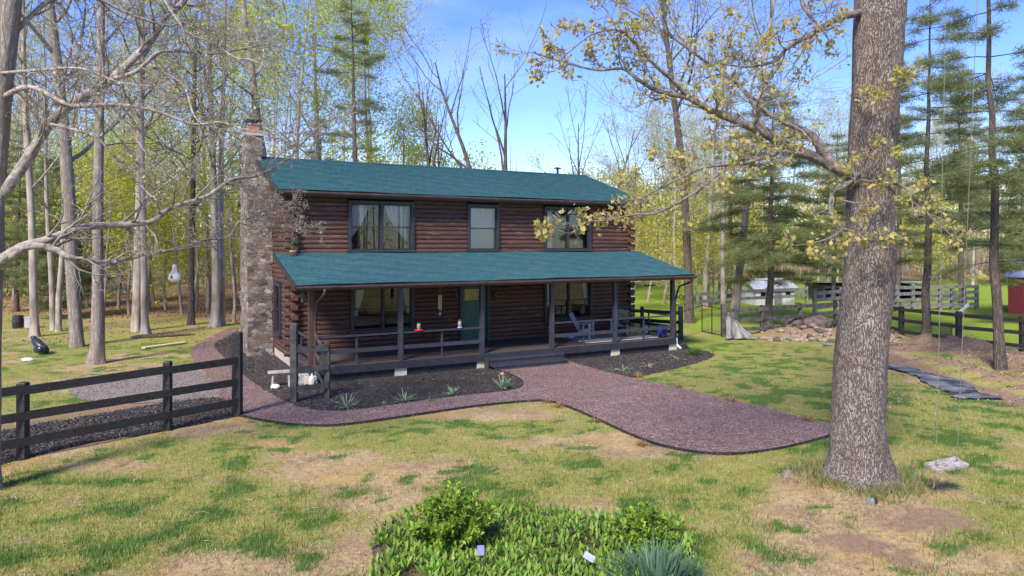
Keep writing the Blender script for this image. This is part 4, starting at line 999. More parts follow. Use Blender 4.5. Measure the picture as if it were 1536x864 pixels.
    parts = [(tubes(out[k], 4, .0035), 0) for k in (1, 2, 3) if out[k]]+[(leaf_quads(C, .05, r, .2, .7), 1)]
    V, Q, M = join(parts); V = V-np.array((b.x, b.y, 0))
    link('crown', np_mesh('crown', V, Q, [MAT['twig'], MAT['leaf_bud']], M), t)
    print('left tips', len(tips))
hero_left()
# --- trunks one can tell apart, with their own centre lines
def lone(name, label, cl, bark, kindcfg, leaf, per, lsize, seed, flare=.22, leafshare=.6, crown_from=.35, nb=11, n=24):
    """cl: (px, py, halfwidth px) from the ground up; crown grown along it"""
    r = np.random.default_rng(seed); b = gnd(cl[0][0], cl[0][1]); d = b.y
    t = thing(name, label, 'tree', (b.x, b.y, 0))
    P = [at(x, y, d) for x, y, w in cl]; P[0] = Vector((P[0].x, P[0].y, -.15)); R = [.86*w/F*d for x, y, w in cl]; out = [[], [], [], []]; tips = []
    mats = [swept(P, R, n, (-.1, .9, flare), seed, .05, 6)]
    A = np.array([tuple(p) for p in P]); h = A[-1,2]
    for j in range(nb):
        z = h*(crown_from+(1-crown_from)*(j+r.uniform())/nb)*.98; q = np.array([np.interp(z, A[:,2], A[:,k]) for k in range(3)]); rr = np.interp(z, A[:,2], R)
        grow(q, turn(np.array((0,0,1.)), math.radians(r.uniform(30, 62)), r), r.uniform(.22,.36)*h*(1.15-.6*z/h), rr*.45, 1, 3, out, tips, r, kindcfg)
    mats += [tubes(out[1], 6, .015)]
    o3 = np.array((b.x, b.y, 0)); V, Q, M = join([(m, 0) for m in mats])
    link('trunk', np_mesh('trunk', V-o3, Q, MAT[bark], smooth=True), t)
    tips = [x for x in tips if r.uniform() < leafshare]
    parts = [(tubes(out[2], 4, .011), 0), (tubes(out[3], 3, .007), 0)]
    if per: parts.append((leaf_quads(around(tips, per, .3, r), lsize, r), 1))
    V, Q, M = join(parts); link('crown', np_mesh('crown', V-o3, Q, [MAT['twig'], MAT[leaf]], M), t); return t
lone('pale_tree', 'pale grey tree with a broad flared fluted base beyond the gravel drive', [(145,545,13.5),(145,536,12.5),(146,520,11.5),(147,480,10.5),(147,430,9.2),(147,300,8.2),(150,150,7),(152,0,6),(155,-150,5),(158,-330,2.5)], 'grey_bark', TALL, 'leaf_spring', 3, .12, 31, .3, .45)
lone('leaning_tree', 'leaning grey tree with dark ivy stained foot beside the pale fluted trunk', [(116,520,12),(115,508,11),(112,470,10.5),(108,400,10.2),(103,300,10.5),(96,200,9.5),(86,100,8.5),(74,0,7),(60,-140,5),(50,-260,2.5)], 'grey_bark', TALL, 'leaf_yellow', 4, .12, 32, .15, .5)
lone('slim_tree', 'slender pale tree with a curved stem standing behind the black golf bag', [(52,505,9),(52,498,7.5),(51,460,6.5),(49,380,6),(46,300,5.5),(40,200,5),(36,100,4),(34,0,3),(32,-90,1.5)], 'far_bark', TALL, 'leaf_yellow', 4, .12, 33, .2, .6)
lone('oak_tree', 'dark trunked tree ringed by a leaf covered bank at its mossy foot', [(219,503,10),(218,496,7.2),(217,470,6),(216,400,5.2),(214,300,4.6),(212,200,4),(208,80,3),(206,-20,2),(204,-90,1.2)], 'far_bark', TALL, 'leaf_spring', 7, .13, 34, .35, .8)
lone('grey_tree', 'grey straight trunk just left of the dark mossy footed tree', [(205,497,9.5),(204,490,8),(206,440,7.5),(208,350,7),(210,240,6),(212,120,5),(213,0,4),(214,-120,2)], 'far_bark', TALL, 'leaf_spring', 5, .13, 35, .2, .8)
lone('twin_tree', 'pale grey trunk of a close pair standing left of the chimney', [(322,490,10.5),(323,480,8),(324,440,6.5),(323,380,6),(321,300,5.5),(318,200,5),(313,80,4),(310,-40,2)], 'far_bark', TALL, 'leaf_yellow', 5, .13, 36, .3, .7)
lone('twin_tree', 'thin darker trunk hugging the pale trunk left of the chimney', [(333,488,6.5),(333,480,5.5),(332,400,5),(331,300,4.5),(333,200,4),(336,100,3.2),(338,0,2)], 'far_bark', TALL, 'leaf_yellow', 5, .13, 37, .2, .7)
lone('grey_tree', 'dark slim trunk right of the hanging gourd at the edge of the leaf litter', [(286,487,8),(287,478,6),(287,420,5.2),(288,340,4.6),(290,240,4),(292,120,3),(294,20,2)], 'brown_bark', TALL, 'leaf_spring', 6, .13, 38, .2, .8)
lone('leaning_tree', 'tall tree with a slightly bowed trunk behind the right end of the porch', [(1034,484,11),(1034,476,8.5),(1033,440,7.4),(1031,380,6.8),(1027,300,6.4),(1020,220,5.8),(1010,140,5),(1000,60,4.2),(990,-30,3),(980,-130,1.6)], 'brown_bark', TALL, 'leaf_yellow', 3, .11, 39, .3, .4, .5)
# ------------------------------------------------------------------ the woods
K['pine_lean'] = pine(41, 17, .19, base=.22, spread=.17, dens=.6, pw=.35, droop=-.07, tuft=.24)
K['pine_mid'] = pine(42, 15, .17, base=.24, spread=.2, dens=.65, pw=.4, droop=-.07, tuft=.24)
K['pine_yard'] = pine(43, 12.5, .17, base=.2, spread=.34, dens=.95, pw=.6, droop=-.08, tuft=.26)
put('pine_lean', 'pine_tree', 1501, 23.2, 'leaning dark trunked pine rising from the dirt mounds by the black fence', .6, 17, tilt=(0,-.055), r=.17)
put('pine_mid', 'pine_tree', 1388, 30.6, 'straight pine at the black fence between the big oak and the swing ropes', 1.2, 15.5, r=.19)
put('pine_yard', 'pine_tree', 1154, 36.2, 'bushy pine with low sweeping boughs behind the rock pile and fence', 2.2, 12.5, r=.20)
put('tall_c', 'pale_tree', 1100, 39.5, 'pale grey trunk behind the fence post wrapped in a tarp', .4, 24, r=.24)
put('tall_d', 'pale_tree', 1085, 45, 'thin pale leaning trunk left of the tarp wrapped post', 2.0, 22, r=.16, tilt=(0,.06))
put('tall_d', 'dark_tree', 1058, 47, 'dark slim trunk between the porch end and the wire gate', 1.0, 20, r=.2)
put('pine_c', 'pine_tree', 528, 45, 'tall dark pine with tufted layers standing above the roof near the chimney', .3, 21, r=.27)
put('tall_b', 'yellow_tree', 410, 42, 'thick forked tree with yellow green crown right behind the chimney', 1.9, 25, r=.35)
put('yellow_full', 'yellow_tree', 440, 47, 'bright yellow green tree rising directly over the chimney top', 4.0, 21)
put('yellow_full', 'yellow_tree', 480, 50, 'bright yellow green tree between the chimney and the tall dark pine', .7, 27)
put('yellow_full', 'yellow_tree', 560, 54, 'bright yellow green tree just right of the tall dark pine', 2.9, 22)
put('bright', 'bright_tree', 612, 52, 'rounded bright green young tree just above the roof ridge', .2, 13.5)
put('bright', 'bright_tree', 652, 60, 'smaller bright green tree right of the rounded young one above the ridge', 2.2, 12)
put('bare_a', 'bare_tree', 641, 47, 'nearly bare tree forking steeply above the left middle of the roof', .5, 14.5)
put('bare_c', 'bare_tree', 672, 52, 'slender leafless forked tree right of the steep forking tree', 1.0, 13.5)
put('bare_b', 'bare_tree', 752, 44, 'tall leafless tree with upswept forks above the middle of the ridge', 2.1, 16.5)
put('bare_a', 'bare_tree', 780, 45, 'wide spreading leafless tree leaning right above the ridge', 3.3, 15.5, tilt=(0,.10))
put('bare_c', 'bare_tree', 880, 56, 'thin sparsely budding tree above the right end of the ridge', .9, 14)
put('bare_b', 'bare_tree', 905, 62, 'pale budding forked tree beyond the right end of the roof', 4.4, 14.5)
put('small_b', 'budding_tree', 715, 50, 'low tan budding crown peeking over the middle of the ridge', .9, 9.5)
put('small_d', 'budding_tree', 860, 58, 'low pinkish budding crown peeking over the right end of the ridge', .4, 11)
put('pine_d', 'pine_tree', 78, 40, 'low dark green pine between the slim stemmed trees at the left', .4, 9.5)
put('pine_b', 'pine_tree', 25, 44, 'broad dark pine at the far left of the lawn', 1.4, 12)
put('pine_b', 'pine_tree', 118, 48, 'bushy dark pine behind the fluted pale trunk', 2.4, 11)
for k, (px, d) in enumerate(((80, 34.5), (88, 34.0))):
    put('tall_d', 'dark_tree', px, d, ('dark thin trunk, left of a close pair beyond the golf bag', 'dark thin trunk, right of a close pair beyond the golf bag')[k], k*1.7, 15, r=.14)
put('pine_b', 'pine_tree', 1250, 52, 'dense pine directly behind the big oak trunk', .7, 13)
put('pine_a', 'pine_tree', 1345, 46, 'tall pine beyond the pasture fence right of the oak trunk', 3.0, 17)
put('pine_a', 'pine_tree', 1445, 50, 'tall pine beyond the pasture behind the swing ropes', 1.0, 18)
put('pine_b', 'pine_tree', 1545, 36, 'dark pine beside the red barn', 1.0, 15)
put('pine_c', 'pine_tree', 1095, 54, 'high thin pine behind the wire gate', 2.0, 19)
rw = random.Random(5)
used = []
def inframe_fill(n, lo, hi, kinds, name, labels, cat, group, px_rng, avoid, hs, mind):
    cnt = 0; tries = 0
    while cnt < n and tries < n*40:
        tries += 1
        d = math.sqrt(rw.uniform(lo*lo, hi*hi)); px = rw.uniform(*px_rng)
        if avoid(px, d): continue
        x = (px-768)/F*d
        if any((x-a)**2+(d-b)**2 < mind**2 for a, b in used): continue
        used.append((x, d)); k = rw.choice(kinds)
        put(k, name, px, d, labels[k], rw.uniform(0, 6.28), rw.uniform(*hs), group, (rw.gauss(0,.03), rw.gauss(0,.03))); cnt += 1
    print(name, cnt)
def av_tall(px, d):
    if 500 < px < 1000: return not (px < 560 and d > 60)
    if px >= 1000: return d < 66
    return False
lab = {'tall_a': 'tall forest tree with hazy spring green leaves among the trees of the wood', 'tall_b': 'tall forest tree with small yellow leaves among the trees of the wood', 'tall_c': 'tall forest tree with thin yellowish leaves among the trees of the wood', 'tall_d': 'tall slim forest tree, nearly bare, among the trees of the wood'}
inframe_fill(36, 45, 88, ['tall_a','tall_b','tall_c','tall_d'], 'forest_tree', lab, 'tree', 'tall trees of the wood', (-120, 585), av_tall, (17, 25), 2.2)
inframe_fill(11, 48, 72, ['tall_b','tall_d','tall_c'], 'forest_tree', lab, 'tree', 'tall trees of the wood', (925, 1080), lambda px, d: False, (11, 16), 1.8)
inframe_fill(42, 62, 100, ['tall_b','tall_c','tall_d','tall_d'], 'forest_tree', lab, 'tree', 'tall trees of the wood', (1000, 1640), av_tall, (15, 20), 2.5)
lab2 = {'small_high': 'slim young tree with a raised yellow green crown at the edge of the wood', 'small_a': 'young tree with spring green leaves in the understorey of the wood', 'small_b': 'young tree with yellow leaves in the understorey of the wood', 'small_c': 'young fresh green tree in the understorey of the wood', 'small_d': 'young tree with tan buds in the understorey of the wood'}
inframe_fill(68, 40, 80, ['small_a','small_b','small_b','small_c','small_d'], 'young_tree', lab2, 'tree', 'understorey trees of the wood', (-80, 520), lambda px, d: False, (5, 11), 1.6)
inframe_fill(62, 60, 92, ['small_a','small_b','small_b','small_d','small_d'], 'young_tree', lab2, 'tree', 'understorey trees of the wood', (600, 1620), lambda px, d: px > 1000 and d < 66, (6, 10), 1.8)
inframe_fill(7, 40, 58, ['small_b','small_d','small_d'], 'young_tree', lab2, 'tree', 'understorey trees of the wood', (945, 1075), lambda px, d: False, (5, 9), 1.6)
lab3 = {'pine_a': 'dark green pine among the far trees of the wood', 'pine_b': 'bushy green pine among the far trees of the wood'}
inframe_fill(9, 38, 46, ['small_high'], 'young_tree', lab2, 'tree', 'understorey trees of the wood', (160, 360), lambda px, d: False, (9, 12.5), 1.2)
inframe_fill(4, 50, 75, ['pine_a','pine_b'], 'forest_pine', lab3, 'tree', 'far pines of the wood', (-100, 480), lambda px, d: 150 < px < 400 and d < 60, (9, 16), 3)
inframe_fill(9, 68, 95, ['pine_a','pine_b'], 'forest_pine', lab3, 'tree', 'far pines of the wood', (1040, 1620), lambda px, d: False, (11, 17), 3)
# far wood: one mass of trunks and spring leaves
def wood(name, x0, x1, y0, y1, h, nl, nt, seed, cols):
    r = np.random.default_rng(seed); X = r.uniform(x0, x1, nl); Y = r.uniform(y0, y1, nl)
    top = h*(.55+.75*fbm(X*.09, Y*.05, seed, 3)); Z = top*r.uniform(0, 1, nl)**.8
    keep = fbm(X*.35+Z*.2, Z*.4+Y*.13, seed+3, 3) > .42; C = np.stack([X, Y, Z+np.clip(Y-58, 0, 300)*.02], -1)[keep]
    lq = leaf_quads(C, .42, r, .2, .7); tb = []
    for k in range(nt):
        x, y = r.uniform(x0, x1), r.uniform(y0, y1); z = max(0, y-58)*.02; hh = h*r.uniform(.6, 1.25); a = r.normal(size=2)*.4
        tb.append((np.array([(x,y,z-.3),(x+a[0]*.4,y,z+hh*.5),(x+a[0],y+a[1],z+hh)]), np.array([r.uniform(.1,.26),.1,.02])))
    V, Q, M = join([(tubes(tb, 5), 0), (lq, 1)])
    o = link(name, np_mesh(name, V, Q, [MAT['far_bark'], MAT[cols]], M)); return o
tag(wood('far_wood', -100, -12, 86, 120, 20, 26000, 160, 3, 'leaf_spring'), 'hazy yellow green mass of the far wood left of the house', 'wood', kind='stuff')
tag(wood('far_wood', -20, 125, 95, 125, 15, 60000, 330, 7, 'leaf_far'), 'hazy yellow mass of the far wood behind the house and pasture', 'wood', kind='stuff')
tag(wood('wood_behind', -75, 75, -52, -30, 17, 15000, 150, 4, 'leaf_spring'), 'wood on the far side of the lawn, mirrored in the house windows', 'wood', kind='stuff')
tag(wood('undergrowth', -60, -6, 50, 90, 2.2, 2200, 0, 6, 'leaf_green'), 'low green undergrowth spread over the leaf litter of the wood', 'undergrowth', kind='stuff')
# ------------------------------------------------------------------ fences
def post(mb, p, h, w, d=None):
    d = d or w; return mb.box(p.x-w/2, p.y-d/2, -.1, p.x+w/2, p.y+d/2, h)
def fence(name, label, pts, hs, ws, rails, rh, mat, rt=.035, group=None, drop=None, back=0):
    o = pts[0]; t = thing(name, label, 'fence', (o.x, o.y, 0), 0, group)
    for p, h, w in zip(pts, hs, ws):
        mb = MB(); c = w/2; mb.box(p.x-c, p.y-c, -.1, p.x+c, p.y+c, h-.02); mb.add([(p.x-c,p.y-c,h-.02),(p.x+c,p.y-c,h-.02),(p.x+c,p.y+c,h-.02),(p.x-c,p.y+c,h-.02),(p.x-c+.015,p.y-c+.015,h),(p.x+c-.015,p.y-c+.015,h),(p.x+c-.015,p.y+c-.015,h),(p.x-c+.015,p.y+c-.015,h)], [(4,5,6,7),(0,1,5,4),(1,2,6,5),(2,3,7,6),(3,0,4,7)])
        mb.build('post', mat, t, origin=(o.x, o.y, 0))
    for i in range(len(pts)-1):
        a, b = pts[i], pts[i+1]; d = (b-a).normalized(); nrm = Vector((d.y, -d.x, 0))
        if nrm.y > 0: nrm = -nrm
        if back: nrm = -nrm
        for z in rails:
            mb = MB(); s = nrm*(min(ws[i], ws[i+1])/2+rt/2+.002); j = random.gauss(0, .012); j2 = random.gauss(0, .012)
            mb.bar((a.x+s.x, a.y+s.y, z+j), (b.x+s.x, b.y+s.y, z+j2), rt, rh); mb.build('rail', mat, t, origin=(o.x, o.y, 0))
    return t
p1, p2, p3 = gnd(356,623), gnd(251.5,645), gnd(34.5,688)
p4 = p3+(p3-p2).normalized()*2.7; p5 = p4+(p3-p2).normalized()*2.7
fence('post_and_rail_fence', 'black three rail fence on the mulch strip, ending in a tall post beside the path', [p1, p2, p3, p4, p5], [2.05, 1.56, 1.5, 1.5, 1.5], [.20, .15, .16, .15, .15], (1.37, .85, .35), .17, MAT['black_wood'])
q1, q2 = gnd(441,603), gnd(491,597)
fence('post_and_rail_fence', 'short black fence panel with one tall post at the left corner of the porch', [q1, q2], [2.1, 1.56], [.17, .13], (1.39, .87, .36), .16, MAT['faded_black_wood'])
lp = H(.0, -.16); q3 = lp+Vector((.12, -.0, 0))
t = thing('loose_rails', 'sagging rails joining the short black fence panel to the corner of the porch', 'fence', (q2.x, q2.y, 0))
for z0, z1 in ((1.38,1.52),(.86,.98),(.40,.50)):
    mb = MB(); pts = [Vector((q2.x+(q3.x-q2.x)*f, q2.y+.08+(q3.y-q2.y-.08)*f, z0+(z1-z0)*f-.14*math.sin(f*math.pi))) for f in np.linspace(0, 1, 7)]
    for a, b in zip(pts[:-1], pts[1:]): mb.bar(a, b, .03, .10)
    mb.build('rail', MAT['faded_black_wood'], t, origin=(q2.x, q2.y, 0))
A = [gnd(1086,505), gnd(1143,503), gnd(1200,497.5), gnd(1253,491.5)]
fence('paddock_fence', 'weathered black three rail fence behind the rock pile with sun bleached rails', A, [1.5,1.4,1.4,1.4], [.24,.15,.15,.15], (1.22,.76,.32), .17, MAT['faded_black_wood'])
B = [gnd(1300,493.5,0)+Vector((.2,0,0)), gnd(1352,506), gnd(1438,517), gnd(1534,529)]; B.append(B[-1]+(B[-1]-B[-2])); B.append(B[-1]+(B[-1]-B[-2]))
fence('paddock_fence', 'jet black three rail fence running from the oak to the right past the dirt mounds', B, [1.4]*6, [.18]*6, (1.25,.76,.28), .15, MAT['black_wood'])
p6 = gnd(1021,510); hw_ = H(14.75, 5.2)
fence('paddock_fence', 'short run of black fence from the house side to a post beyond the porch end', [p6, p6*.5+hw_*.5, hw_], [1.5,1.4,1.4], [.18,.15,.15], (1.2,.78,.36), .15, MAT['black_wood'])
Cc = [gnd(1219,484), gnd(1246,486), gnd(1310,478), gnd(1345,474), gnd(1370,472)]
Cc = [at(1222,0,39), at(1262,0,41), at(1300,0,43), at(1345,0,44), at(1369,0,44.5), at(1410,0,45), at(1428,0,45.2), at(1446,0,45.4), at(1465,0,45.6)]
for c in Cc: c.z = 0
fence('corral_fence', 'pale grey weathered corral fence of close rails beyond the green pasture', Cc, [1.75,1.7,1.7,1.7,1.7,1.6,1.6,1.6,1.6], [.18]*9, (1.5,1.12,.72,.34), .20, MAT['grey_wood'])
Dd = [at(-200,0,0)]
Dd = [at(1046,0,44), at(1100,0,46), at(1150,0,47.5), at(1210,0,49)]
for c in Dd: c.z = 0
fence('corral_fence', 'grey far fence left of the small white barn beyond the bushy pine', Dd, [1.3]*4, [.15]*4, (1.1,.65), .2, MAT['grey_wood'])
mb = MB().bar(gnd(1436,517)+Vector((.05,.25,1.15)), at(1468,454,44)+Vector((0,0,0)) if False else gnd(1436,517)+Vector((1.05,.9,1.62)), .04, .13)
o = gnd(1436,517); tag(mb.build('loose_board', MAT['white_barn'], None, origin=(o.x,o.y,0)), 'pale board slanting up from the top of the black fence post behind the swing', 'board')
# wire gate
g1, g2, g3 = gnd(1053,498), gnd(1069.5,500), gnd(1082,504.5)
t = thing('wire_gate', 'thin black metal framed wire gate beside the paddock fence post', 'gate', (g1.x, g1.y, 0))
mb = MB()
for z in (.05, 1.28): mb.tube([(g1.x,g1.y,z),(g3.x,g3.y,z)], .022, 6)
for g in (g1, g1.lerp(g3,.52), g3): mb.tube([(g.x,g.y,-.05),(g.x,g.y,1.32)], .024, 6)
mb.tube([(g1.x,g1.y,1.28),(p6.x,p6.y,1.2)], .02, 6)
mb.build('frame', MAT['metal_dark'], t, origin=(g1.x,g1.y,0))
mb = MB()
for k in range(1,14):
    f = k/14; mb.tube([(g1.x+(g3.x-g1.x)*f, g1.y+(g3.y-g1.y)*f, .05),(g1.x+(g3.x-g1.x)*f, g1.y+(g3.y-g1.y)*f, 1.28)], .004, 3)
for k in range(1,9): mb.tube([(g1.x,g1.y,.05+k*.137),(g3.x,g3.y,.05+k*.137)], .004, 3)
mb.build('wire_mesh', MAT['wire'], t, origin=(g1.x,g1.y,0))

# ------------------------------------------------------------------ barns and sheds
def shed(name, label, p, w, dp, h, rise, wallm, roofm, rot=0, open_front=False, over=.25, wins=(), door=None, mono=False):
    t = thing(name, label, 'shed', (p.x, p.y, gz(p.x, p.y)), rot)
    mb = MB()
    if open_front:
        mb.box(-w/2, dp-.08, 0, w/2, dp, h); mb.box(-w/2, 0, 0, -w/2+.08, dp-.081, h); mb.box(w/2-.08, 0, 0, w/2, dp-.081, h)
        for f in (.33, .66): mb.box(-w/2+w*f-.07, 0, 0, -w/2+w*f+.07, .14, h)
        mb.box(-w/2+.08, 0, h-.25, w/2-.08, .08, h-.001)
    else:
        mb.box(-w/2, 0, 0, w/2, dp, h)
        if not mono: mb.add([(-w/2,0,h),(-w/2,dp,h),(-w/2,dp/2,h+rise*.92),(w/2,0,h),(w/2,dp,h),(w/2,dp/2,h+rise*.92)], [(0,2,1),(3,4,5)])
    mb.build('wall', wallm, t); mb = MB()
    if mono: mb.bar((0,-over,h+rise+.04), (0,dp+over,h+.06), w+2*over, .08)
    else:
        for s in (0, 1):
            y0 = -over if s == 0 else dp+over
            mb.bar((0, y0, h-rise*over/(dp/2)+.05), (0, dp/2, h+rise+.05), w+2*over, .07)
    mb.build('roof', roofm, t)
    for x, z, ww, hh in wins:
        f = MB().box(x-ww/2, -.03, z, x+ww/2, -.004, z+hh).build('window', MAT['black_wood'], t)
        MB().box(x-ww/2+.05, -.036, z+.05, x+ww/2-.05, -.031, z+hh-.05).build('pane', MAT['glass'], f)
    if door: x, ww, hh = door; MB().box(x-ww/2, -.04, .02, x+ww/2, -.004, hh).build('door', MAT['grey_wood'], t)
    return t
shed('white_barn', 'small whitish barn with pale metal roof beyond the bushy pine', Vector(((1163-768)/F*49, 49, 0)), 2.9, 2.6, 1.15, .55, MAT['white_barn'], MAT['metal_roof'], .15, wins=((-.9,.45,.4,.45),(.95,.5,.35,.4)), door=(.2,.55,.95))
shed('open_shed', 'long low dark shed with a pale metal roof edge behind the oak trunk', Vector(((1312-768)/F*53, 53, 0)), 7.6, 3.5, 1.15, .22, MAT['shed_wood'], MAT['metal_roof'], 0, True, .3, mono=True)
shed('red_barn', 'red board barn with a pale metal roof cut by the right edge of the photo', Vector((32.9, 41.3, 0)), 6, 4.5, 2.25, 1.0, MAT['red_barn'], MAT['metal_roof'], -.617, over=.15, door=(1.2,1.2,1.9))

# ------------------------------------------------------------------ rock pile, tarp, stump, basket, plastic strip
rr = np.random.default_rng(9)
big = [((1189,497),.62,.42,.36,'largest dark boulder, left of the two on the rock pile'),((1226,498),.78,.45,.40,'long brown boulder lying on the rock pile nearest the oak')]
for (px,py),a,b,c,l in big:
    p = gnd(px,py); tag(MB().rock((0,0,c*.75+.12),a,b,c,int(px),3,.25).build('boulder', MAT['boulder'], None, True), l, 'boulder').location = (p.x,p.y,gz(p.x,p.y)-.05)
for k in range(110):
    px = rr.uniform(1142,1268); py = rr.uniform(494,513)+.02*(px-1200); p = gnd(px,py); s = rr.uniform(.05,.19)
    if 1168 < px < 1250 and py < 498: s *= .6
    o = MB().rock((0,0,s*.3),s*1.2,s*.9,s*.62,100+k,2,.35,rr.uniform(0,6)).build('rubble_stone', MAT['fieldstone'] if k%4 else MAT['boulder'], None)
    o.location = (p.x,p.y,gz(p.x,p.y)); tag(o, 'pale brown stone' if k%3 else 'dark brown stone', 'stone', 'stones of the rock pile')
    o['label'] = ('tan fieldstone lying loose in the rock pile below the boulders' if k%4 else 'dark brown fieldstone lying loose in the rock pile below the boulders')
p = gnd(1100,507)
V = []; nu, nv = 26, 18
for j in range(nv+1):
    f = j/nv
    for i in range(nu+1):
        u = i/nu; x = -.25+(.25+.15*u)*0+ (u*.45-.10)*(1-f)+(u*1.55-.35)*f; z = (1.12-.25*u)*(1-f)**1.5*(1-.15*u)+.03+.05*f*abs(math.sin(u*9)); y = -.22-.45*f+.09*math.sin(u*17+f*3)*(.4+f*.6); z = z*(1+.25*(vn(np.array([u*5.]),np.array([f*4.]),91)[0]-.5)); x += .12*(vn(np.array([u*4.+7]),np.array([f*5.]),92)[0]-.5)
        V.append((x,y,z))
mb = MB().add(V, [(j*(nu+1)+i,j*(nu+1)+i+1,(j+1)*(nu+1)+i+1,(j+1)*(nu+1)+i) for j in range(nv) for i in range(nu)])
o = mb.build('tarp', MAT['tarp'], None, True); o.location = (p.x,p.y,0); tag(o, 'grey crumpled tarp draped from the fence to the grass by the gate post', 'tarp')
o.modifiers.new('thick','SOLIDIFY').thickness = .01
p = gnd(1337,506); o = MB().lathe([(.15,-.1),(.13,.1),(.12,.36),(.10,.37)],(0,0,0),12).build('stump', MAT['brown_bark'], None); o.location = (p.x,p.y,0); tag(o, 'short cut stump post just right of the oak trunk by the fence', 'stump')
for k,(px,py,l) in enumerate(((1334,524,'weathered grey branch scrap lying right of the oak on the dirt'),(1344,519,'pale branch scrap behind the grey one right of the oak'))):
    p = gnd(px,py); o = MB().tube([(-.5,0,.1),(-.1,.05,.2),(.5,-.05,.12)],.04,7).tube([(-.1,.05,.2),(.2,.3,.3)],.03,6).build('dead_branch', MAT['weathered'], None,True); o.location=(p.x,p.y,gz(p.x,p.y)); o.rotation_euler=(0,0,k*.8); tag(o,l,'branch')
p = gnd(1418,515); t = thing('wire_basket', 'rusty wire mesh burn basket standing at the fence behind the swing', 'basket', (p.x,p.y,gz(p.x,p.y)))
mb = MB()
for k in range(26):
    a = k*2*math.pi/26; mb.tube([(.24*math.cos(a),.24*math.sin(a),0),(.25*math.cos(a),.25*math.sin(a),.84)],.007,4)
for z in np.linspace(.02,.84,9): mb.tube([(.248*math.cos(a),.248*math.sin(a),z) for a in np.linspace(0,2*math.pi,21)],.009,4)
mb.build('wire_mesh', MAT['wire'], t); MB().lathe([(.22,.01),(.22,.35),(.15,.4)],(0,0,0),14).build('ash_fill', MAT['shed_wood'], t)
# black and silver plastic sheet strip
SP = [(1328,548,7),(1352,554,7),(1375,561,8),(1400,568,9),(1422,577,10),(1440,588,11),(1456,594,11),(1473,600,10)]
V = []; nu, nv = 90, 16; c = [gnd(a,b) for a,b,_ in SP]; w = [k*.05*1.0 for *_,k in SP]
for i in range(nu+1):
    f = i/nu*(len(c)-1); j = min(int(f),len(c)-2); g = f-j; q = c[j].lerp(c[j+1],g); ww = w[j]+(w[j+1]-w[j])*g; dd = (c[j+1]-c[j]).normalized(); nn = Vector((-dd.y,dd.x,0))
    for m in range(nv+1):
        s = (m/nv-.5)*2; s2 = s*(1+.25*math.sin(f*2.1)+.08*math.sin(f*9)); pz = .012+.06*vn(np.array([f*3+s]),np.array([s*2.2]),4)[0]*(1-.6*abs(s))+.05*vn(np.array([f*9]),np.array([s*4]),5)[0]
        pt = q+nn*ww*s2; V.append((pt.x,pt.y,pz+gz(pt.x,pt.y)*.9))
mb = MB().add(V, [(i*(nv+1)+m,i*(nv+1)+m+1,(i+1)*(nv+1)+m+1,(i+1)*(nv+1)+m) for i in range(nu) for m in range(nv)])
o = mb.build('plastic_sheet', MAT['silver_sheet'], None, True, (c[0].x,c[0].y,0)); tag(o,'crumpled black and silver plastic sheeting laid along the dirt track','plastic sheet')
p = gnd(1243,519); tag(MB().rock((0,0,.06),.22,.12,.09,55,2,.55).build('plastic_scrap', MAT['grey_wood'], None), 'whitish crumpled scrap at the foot of the rock pile left of the oak', 'scrap').location = (p.x,p.y,0)

# ------------------------------------------------------------------ swing
sd = 11.6; sp = at(1420,697,sd); t = thing('rope_swing', 'weathered plank swing hanging on two long thin ropes right of the oak', 'swing', sp)
R3 = Matrix.Rotation(math.radians(14),4,'Z') @ Matrix.Rotation(math.radians(-6),4,'Y') @ Matrix.Rotation(math.radians(10),4,'X')
bm = bmesh.new(); bmesh.ops.create_cube(bm, size=1, matrix=Matrix.Diagonal((.62,.28,.045,1))); bmesh.ops.bevel(bm, geom=bm.edges[:], offset=.008, segments=2)
bm.transform(R3); me = bpy.data.meshes.new('seat'); bm.to_mesh(me); bm.free(); me.materials.append(MAT['weathered']); link('seat', me, t)
for s, tx, ty in ((-1,1419,0),(1,1466,0)):
    a = R3 @ Vector((s*.21,.0,.02)); top = at(tx, ty, sd)-sp; top = a+(top-a)*(1.69 if s < 0 else 1.735)
    kn = MB().tube([a+Vector((0,0,-.06)), a, a+(top-a)*.5, top], .006, 6); kn.rock(a+Vector((0,0,.03)),.018,.018,.022,2,1,.1); kn.build('rope', MAT['rope'], t)
a = R3 @ Vector((-.29,-.06,0)); MB().tube([a,a+Vector((-.02,0,-.12)),a+Vector((-.01,.01,-.26)),a+Vector((-.04,.0,-.30))],.012,6).build('rope_end', MAT['rope'], t)

# ------------------------------------------------------------------ small things in the yard
for k,(px,py,a,m,l) in enumerate(((1196,711,.12,'boulder','dark grey rock, biggest of three left of the oak foot'),(1187,712,.085,'fieldstone','pale rock between its two neighbours left of the oak foot'),(1183,718,.10,'fieldstone','flat tan rock in front of the other two left of the oak foot'))):
    p = gnd(px,py); o = MB().rock((0,0,a*.35),a*1.2,a,a*.65,40+k,2,.3).build('rock', MAT[m], None); o.location=(p.x,p.y,0); tag(o,l,'rock')
p = gnd(1300,756); t = thing('glass_lantern','small grey glass lantern lying in the grass before the oak','lantern',(p.x,p.y,gz(p.x,p.y)))
MB().lathe([(.05,0),(.055,.02),(.055,.10),(.04,.115)],(0,0,.01),12).build('jar', MAT['grey_glass'], t); MB().lathe([(.058,.112),(.058,.135),(.02,.15)],(0,0,.01),12).build('lid', MAT['metal_dark'], t)
p = gnd(58,531); t = thing('golf_bag','black bag slumped on its side on the far left lawn','bag',(p.x,p.y,0),-.35)
